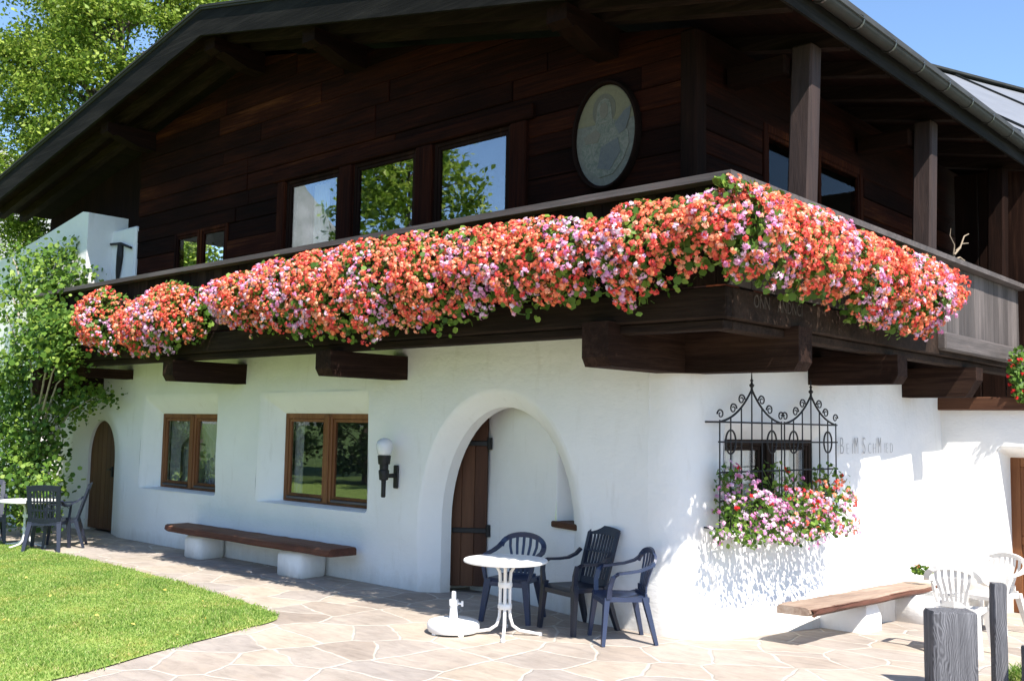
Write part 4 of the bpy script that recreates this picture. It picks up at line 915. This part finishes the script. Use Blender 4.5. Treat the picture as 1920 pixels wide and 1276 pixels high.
# ------------------------------------------------------------------ plastic chairs (local: front = -Y)
def seat_mesh(w0, w1, d, z, th=.022, dish=.02):
    p = MB(); nx, ny = 8, 8; top = []
    for s_ in (0, 1):
        rows = []
        for j in range(ny+1):
            v = j/ny; y = -d/2+d*v; wd = w0+(w1-w0)*v; r = []
            for i in range(nx+1):
                u = i/nx*2-1; zz = z-dish*(1-u*u)*math.sin(math.pi*min(1, v*1.1))-(.035*max(0, (.14-v)/.14)**1.5)-.012*v
                r.append(Vector((u*wd/2*(1-.06*max(0, (.2-v)/.2)), y, zz-(th if s_ else 0))))
            rows.append(r)
        top.append(rows)
    n1 = nx+1
    for rows in top: p.loft(rows, False)
    rim = lambda R: [R[0][i] for i in range(n1)]+[R[j][nx] for j in range(1, ny+1)]+[R[ny][i] for i in range(nx-1, -1, -1)]+[R[j][0] for j in range(ny-1, 0, -1)]
    a, b = rim(top[0]), [v+Vector((0, 0, -.02)) for v in rim(top[1])]
    p.loft([a, b]); return p
def leg(top, foot, w0=.065, w1=.04, t0=.05, t1=.032, bow=(0, 0, 0)):
    p = MB(); a, b = Vector(top), Vector(foot); out = Vector((foot[0], foot[1], 0)).normalized()
    path = [a.lerp(b, k/5)+Vector(bow)*math.sin(math.pi*k/5) for k in range(6)]
    p.sweep(path, [w0+(w1-w0)*k/5 for k in range(6)], [t0+(t1-t0)*k/5 for k in range(6)], (1, .0, 0) if abs(out.y) > abs(out.x)*2 else (out.y, -out.x, 0) if False else (1, 0, 0)); return p
def chair_low(m_, label, slats=5, group=None):
    t = thing('plastic_chair', label, 'plastic chair', (0, 0, 0), 0, group)
    seat_mesh(.45, .40, .43, .43).build('seat', m_, t, 50)
    for sg in (-1, 1):
        leg((sg*.20, -.19, .42), (sg*.255, -.235, 0), .07, .045).build('leg', m_, t); leg((sg*.18, .17, .42), (sg*.235, .27, 0), .07, .045).build('leg', m_, t)
        ar = MB(); ar.sweep([(sg*.235, -.18, .42), (sg*.262, -.175, .52), (sg*.272, -.15, .61), (sg*.275, -.10, .645), (sg*.275, .0, .655), (sg*.268, .10, .668), (sg*.25, .20, .70), (sg*.232, .245, .735)], [.045, .043, .045, .05, .055, .055, .05, .045], [.028, .026, .022, .02, .02, .02, .022, .026], lambda i, q: (1, 0, 0) if i > 2 else (0, 1, 0)); ar.build('armrest', m_, t)
    hp = MB(); pts = []
    for k in range(17):
        a = math.pi*(1-k/16); x = .237*math.cos(a); z = .70+.125*max(0, math.sin(a))**.9; pts.append((x, .235+.05*math.sin(a), z))
    hp.sweep(pts, [.05]*17, [.024]*17, lambda i, q: (q.x*.0, -.25, 1) if 3 < i < 13 else (math.copysign(1, q.x), 0, .4)); 
    n = slats
    for i in range(n):
        u = (i-(n-1)/2)/((n-1)/2); xt = u*.15; xb = u*.095
        zt_ = .70+.125*math.sqrt(max(0, 1-(xt/.237)**2))**.9; yt = .235+.05*math.sqrt(max(0, 1-(xt/.237)**2))
        hp.sweep([(xt, yt, zt_-.005), (xt*.95+xb*.05, yt-.012, zt_-.1), (xb*.6+xt*.4, .235, .60), (xb, .215, .50), (xb, .20, .42)], [.030, .026, .024, .026, .03], [.012]*5, (1, 0, 0))
    hp.sweep([(-.13, .205, .475), (0, .222, .475), (.13, .205, .475)], .055, .014, (0, 0, 1))
    hp.sweep([(-.165, .195, .425), (0, .205, .42), (.165, .195, .425)], .04, .02, (0, 0, 1)); hp.build('backrest', m_, t)
    return t
def chair_high(m_, label, group=None, top=.92, solid=False):
    t = thing('plastic_chair', label, 'plastic chair', (0, 0, 0), 0, group)
    seat_mesh(.47, .44, .45, .43).build('seat', m_, t, 50)
    for sg in (-1, 1):
        leg((sg*.235, -.20, .46), (sg*.265, -.235, 0), .06, .045, .055, .035).build('leg', m_, t); leg((sg*.20, .19, .43), (sg*.245, .33, 0), .065, .045, .055, .035).build('leg', m_, t)
        ar = MB(); ar.sweep([(sg*.24, -.21, .42), (sg*.255, -.215, .55), (sg*.265, -.20, .635), (sg*.27, -.13, .655), (sg*.268, .0, .65), (sg*.262, .11, .655), (sg*.248, .20, .69), (sg*.235, .25, .74)], [.05, .045, .05, .055, .055, .05, .045, .04], [.03, .028, .024, .022, .022, .022, .024, .026], lambda i, q: (1, 0, 0) if i > 2 else (0, 1, 0)); ar.build('armrest', m_, t)
    hp = MB(); H_ = top
    def bp(u, z): return (u*(.215+.02*(z-.42)), .20+(z-.42)*.30+.02*(1-u*u), z)
    for u in (-1, 1): hp.sweep([bp(u*.93, z) for z in np.linspace(.40, H_-.01, 9)], .045, .026, (1, 0, 0))
    for z, h_ in ((H_-.035, .085), (.445, .075), (.60, .02), (.73, .02)):
        hp.sweep([bp(u, z+(.02*(1-u*u) if z > H_-.1 else 0)) for u in np.linspace(-1, 1, 9)], h_, .02, (0, .28, 1))
    nn = 9
    for i in range(nn):
        u = (i-(nn-1)/2)/((nn-1)/2)*.80; hp.sweep([bp(u, z) for z in np.linspace(.42, H_-.05, 7)], .027 if solid else .022, .012, (1, 0, 0))
    hp.build('backrest', m_, t)
    return t
def place(o, loc, fwd):
    o.location = (loc[0], loc[1], zg(loc[1])); o.rotation_euler = (0, 0, math.atan2(fwd[1], fwd[0])+math.pi/2)
CG = 'blue plastic garden chairs'
c1 = chair_low(M['bluepl'], 'low round-backed blue chair behind the white table, facing out of the porch arch', 5, CG); place(c1, (-1.78, -.42), (.35, -.94))
c3 = copy_tree(c1); c3['label'] = 'low round-backed blue chair at the house corner, turned side-on and rightmost of its group'; place(c3, (-.42, -.44), (-.62, -.78))
c2 = chair_high(M['bluedk'], 'high slotted-back blue chair standing between the two low ones by the arch', CG, .95); place(c2, (-1.02, -.36), (-.22, -.97))
cB = copy_tree(c2); cB['label'] = 'high-backed dark blue chair with its back to the lawn, front of the left table'; place(cB, (-10.12, -1.56), (-.80, .60))
cC = copy_tree(c2); cC['label'] = 'high-backed blue chair seen side-on next to the small arched door'; place(cC, (-10.38, -1.22), (-.50, -.86))
cA = copy_tree(c2); cA['label'] = 'high-backed blue chair at the far left edge, behind the left table and against the vine'; place(cA, (-11.4, -1.95), (.88, -.35))
WGp = 'white plastic garden chairs'
w1 = chair_low(M['greywh'], 'white slatted plastic chair with its back to us behind the broad fence post', 6, WGp); place(w1, (1.80, 1.98), (-.12, 1))
w2 = copy_tree(w1); w2['label'] = 'white plastic chair turned side-on between the thin fence post and the wooden door'; place(w2, (1.50, 4.02), (-.25, -1))
# yellow-green pot plant on the far end of the side bench
loose_plant('potted_plant', 'small leafy pot plant standing on the far end of the side bench', 'pot plant', (.62, 4.25, .225), [((0, 0, .09), (.13, .13, .06), 1)], 160, 6, .045, [('orange_blossoms', 'petal_o', 1, (.1, .3))], .015, (0, 0, 1), None, False)

# ------------------------------------------------------------------ fence posts at the right
def fpost(name, label, x, y, w_, d, h, rz, seed):
    p = MB(); r = random.Random(seed); lo = []; sec = [(-w_/2, -d/2), (w_/2, -d/2), (w_/2, d/2), (-w_/2, d/2)]
    def ring(z, k): c = []; 
    for z in (-.05, h*.33, h*.66, h-.02, h):
        k = .94 if z == h else 1; lp = []
        for (a, b), (c, d_) in zip(sec, sec[1:]+sec[:1]):
            for t in (.06, .5, .94): lp.append(Vector(((a+(c-a)*t)*k+r.uniform(-.003, .003), (b+(d_-b)*t)*k+r.uniform(-.003, .003), z+(r.uniform(-.004, .004) if z > .1 else 0))))
        lo.append(lp)
    p.loft(lo); k = len(p.v); p.f.append(tuple(range(k-12, k))); o = p.build(name, M['postz'], None, 30, (x, y, 0)); o.rotation_euler = (0, 0, rz); return tag(o, label, 'fence post', 'weathered fence posts')
fpost('fence_post', 'broad squat grey weathered post in front of the white chair', 2.40, -.02, .34, .20, .60, R_(43), 1)
fpost('fence_post', 'thin tall grey weathered post with a knot, right of the broad one', 2.655, .30, .095, .10, .80, R_(40), 2)
fpost('fence_post', 'dark low post cut off by the right picture edge', 2.90, .27, .12, .12, .36, R_(40), 4)
gt = grass('grass_tuft', 1500, (2.60, 3.3, .42, .85), None, 'green grass tuft at the foot of the thin post', .06, .16)

# ------------------------------------------------------------------ climbing plant at the left end
vn = thing('climbing_vine', 'leafy climbing plant on the white wall at the left end of the balcony', 'climbing plant', (-12.6, -1.0, 0))
V0 = np.array((-12.6, -1.0, 0))
def px(x, y, Y):
    d = RM @ Vector((x-960, y-638, 1887.43)); t = (Y-CAM.y)/d.y; return np.array(CAM+d*t)
clp = [(25, 478, 26, -.9, 70), (60, 500, 34, -.9, 110), (85, 520, 30, -.9, 110), (20, 540, 30, -.9, 110), (60, 555, 32, -.9, 130), (100, 490, 30, -.62, 160), (130, 475, 26, -.60, 120), (150, 520, 26, -.60, 120), (110, 540, 34, -.7, 170),
       (25, 590, 26, -1.0, 60), (95, 590, 44, -1.35, 330), (130, 610, 38, -1.4, 260), (70, 640, 44, -1.35, 330), (115, 650, 42, -1.4, 330), (40, 690, 40, -1.2, 280), (20, 720, 36, -1.2, 220), (130, 665, 30, -1.4, 170), (150, 690, 28, -.9, 110),
       (40, 760, 48, -1.2, 330), (80, 730, 40, -.9, 200), (120, 740, 38, -.7, 190), (160, 745, 34, -.55, 150), (195, 742, 24, -.5, 80), (100, 800, 44, -.9, 240), (150, 770, 22, -.6, 60), (50, 830, 50, -1.2, 340), (95, 850, 30, -1.0, 150), (20, 880, 44, -1.2, 260), (70, 890, 44, -1.2, 300), (105, 905, 30, -1.2, 200), (10, 800, 40, -1.2, 260), (60, 950, 40, -1.2, 200), (20, 960, 36, -1.2, 180), (100, 960, 24, -1.2, 80)]
Cs = []; tw = MB()
for x, y, r, Y, n in clp:
    c = px(x-(14 if y > 560 else 4), y, Y); rr = r/1887*17.6; n = int(n*1.6); d = rng.normal(size=(n, 3))*np.array([rr*.52, .18, rr*.52]); Cs.append(c+d)
    q = c-V0; base_x = -.1+.1*random.random(); zz = max(.2, q[2]-.9)
    tw.tube([Vector((base_x+(q[0])*.35*min(1, zz/2), .1+q[1]*.3, zz)), Vector((q[0]*.7, q[1]*.6, q[2]-.25)), Vector(q)], [.022, .012, .006], 5, False)
C = np.concatenate(Cs); k = C[:, 2] > .05; C = C[k]
fast('foliage', leaves(C, unit(np.array([.35, -.7, .6])+rng.normal(size=C.shape)*.75), rng.uniform(.03, .105, len(C)), 6)-V0, 6, M['vineleaf'], vn)
tw.build('twig', M['palebark'], vn)
tr_ = MB(); tr_.tube([(.15, 0, -.05), (.1, .0, .8), (.2, .05, 1.6), (.55, .1, 2.4), (.5, .15, 3.2), (.2, .2, 4.2)], [.07, .06, .055, .045, .035, .02], 8); tr_.build('trunk', M['palebark'], vn, 60)

# ------------------------------------------------------------------ trees, meadow surroundings, far buildings
def tree(name, label, base, height, crown, nclump, per, lsize, leafm, group=None, trunk_r=.22, clump_r=.75, barkm='bark', seed=1):
    t = thing(name, label, 'tree', base, 0, group); r = np.random.default_rng(seed); pts = []
    cen = []
    for c, rad, q in crown:
        n = int(nclump*q); d = unit(r.normal(size=(n, 3)))*r.uniform(.35, 1, (n, 1))**.6; cen.append(np.array(c)+d*np.array(rad))
    cen = np.concatenate(cen); tk = MB()
    tk.tube([(0, 0, -.2), (.05, 0, height*.2), (-.08, .1, height*.45), (.1, 0, height*.7), (0, 0, height*.92)], [trunk_r*1.3, trunk_r, trunk_r*.75, trunk_r*.4, trunk_r*.08], 8); tk.build('trunk', M[barkm], t, 60)
    lb = MB()
    for c in cen[::2]:
        z0 = max(height*.15, min(c[2]-.35*math.hypot(c[0], c[1])-.3, height*.85)); lb.tube([Vector((0, 0, z0)), Vector((c[0]*.5, c[1]*.5, (z0+c[2])*.5+.2)), Vector(c)], [trunk_r*.28, trunk_r*.16, trunk_r*.05], 5, False)
    lb.build('limb', M[barkm], t)
    for c in cen:
        s_ = clump_r*r.uniform(.6, 1.25); p = r.normal(size=(per, 3))*s_*np.array([.55, .55, .38]); pts.append(np.array(c)+p)
    C = np.concatenate(pts); C = C[C[:, 2] > .3]
    fast('crown', leaves(C, unit(np.array([0, 0, .7])+r.normal(size=C.shape)), r.uniform(.4, 1.35, len(C))*lsize, 4, .6), 4, M[leafm], t)
    return t
tree('ash_tree', 'tall bright green leafy tree rising behind the left roof slope', (-25.5, 6.5, 0), 19, [((.6, .8, 13), (4.6, 4.9, 4.9), .64), ((.4, .3, 8.6), (4.2, 4.2, 3), .36)], 270, 780, .135, 'treeleaf', None, .35, .74, 'bark', 5)
TG = 'garden trees reflected in the windows'
for i, (x, y, h, s_) in enumerate(((-23.4, -17, 14.5, 11), (-15.5, -21, 11, 12), (-27, -19, 9.5, 13), (-35, -15, 10, 14))):
    tree('garden_tree', ['tall birch-like tree across the lawn mirrored in the tall upper panes', 'smaller leafy tree across the lawn mirrored low in the right upper pane', 'round leafy tree far across the lawn', 'broad leafy tree at the far garden edge'][i], (x, y, 0), h, [((0, 0, h*.62), (h*.2, h*.2, h*.34), 1)], 70, 110, .30, 'treeleaf', TG, .2, .9, 'bark', s_)
# hedge / bushes across the garden, mirrored in the ground-floor panes
for i, (x, y) in enumerate(((-17, -12.5), (-21, -13), (-12.5, -14), (-25, -12))):
    tree('garden_bush', 'dark green bush across the lawn, mirrored in the lower windows', (x, y, 0), 3.2, [((0, 0, 1.5), (1.6, 1.6, 1.3), 1)], 30, 120, .20, 'darkleaf', 'bushes across the lawn', .1, .5, 'bark', 20+i)
mt = MB(); rr_ = random.Random(4); n = 60; lo = []
for ring, (rad, hz) in enumerate(((900, 0), (980, 1.0), (1100, 0))):
    lp = []
    for i in range(n+1):
        a = R_(150+130*i/n); hh = (215+35*math.sin(i*.5)+35*math.sin(i*1.3+1)+rr_.uniform(-14, 14))*hz; lp.append(Vector((rad*math.cos(a), rad*math.sin(a), hh-8)))
    lo.append(lp)
mid_ = [a.lerp(b, .5)+Vector((0, 0, rr_.uniform(-25, 15))) for a, b in zip(lo[0], lo[1])]
mt.loft([lo[0], mid_, lo[1], lo[2]], False)
tag(mt.build('mountain', ground_mat('mountain_rock', (.10, .13, .09), (.22, .23, .22), (.36, .36, .36), .02)), kind='structure')
# neighbouring building: grey sheet roof seen over the right eave
nb = thing('neighbour_house', 'building behind with a grey sheet metal roof showing above the right eave', 'house', (-1.5, 20, 0))
ra, rbv = Vector((-2.5, 13.8, 9.9)), Vector((-1.44, 16.7, 9.9)); dv = (rbv-ra).normalized(); dn_ = Vector((dv.y, -dv.x, 0)); N0 = Vector(nb.location)
A_, B_ = ra-dv*3-N0, ra+dv*11-N0
p = MB()
def slope(sg, th):
    q = [A_, B_, B_+dn_*4.2*sg+Vector((0, 0, -2.9)), A_+dn_*4.2*sg+Vector((0, 0, -2.9))]; return q+[v+Vector((0, 0, -th)) for v in q]
for sg in (1, -1): p.add(slope(sg, .12), [(0, 1, 2, 3), (7, 6, 5, 4), (0, 4, 5, 1), (1, 5, 6, 2), (2, 6, 7, 3), (3, 7, 4, 0)])
rfn = p.build('roof', M['metalroof'], nb)
L_ = (B_-A_).length
sm = MB(); u = .3
while u < L_:
    for sg in (1, -1): sm.sweep([A_+dv*u+Vector((0, 0, .02)), A_+dv*u+dn_*4.2*sg+Vector((0, 0, -2.88))], .03, .05, dv)
    u += 3.3
sm.build('seam', M['copper'], rfn)
rd = MB(); rd.sweep([A_+Vector((0, 0, .02)), B_+Vector((0, 0, .02))], .3, .05, dn_); rd.build('ridge_cap', M['copper'], rfn)
wq = MB(); c_ = [A_+dn_*3.8+dv*.4, B_+dn_*3.8-dv*.4, B_-dn_*3.8-dv*.4, A_-dn_*3.8+dv*.4]
wq.loft([[Vector((v.x, v.y, -.1)) for v in c_], [Vector((v.x, v.y, 9.9-2.85)) for v in c_]]); 
k = len(wq.v); a1, a2 = A_+dv*.4-Vector((0, 0, .2)), B_-dv*.4-Vector((0, 0, .2)); wq.v += [a1, a2]; wq.f += [(k-4, k-1, k), (k-3, k-2, k+1)]
wq.build('wall', M['plaster'], nb)
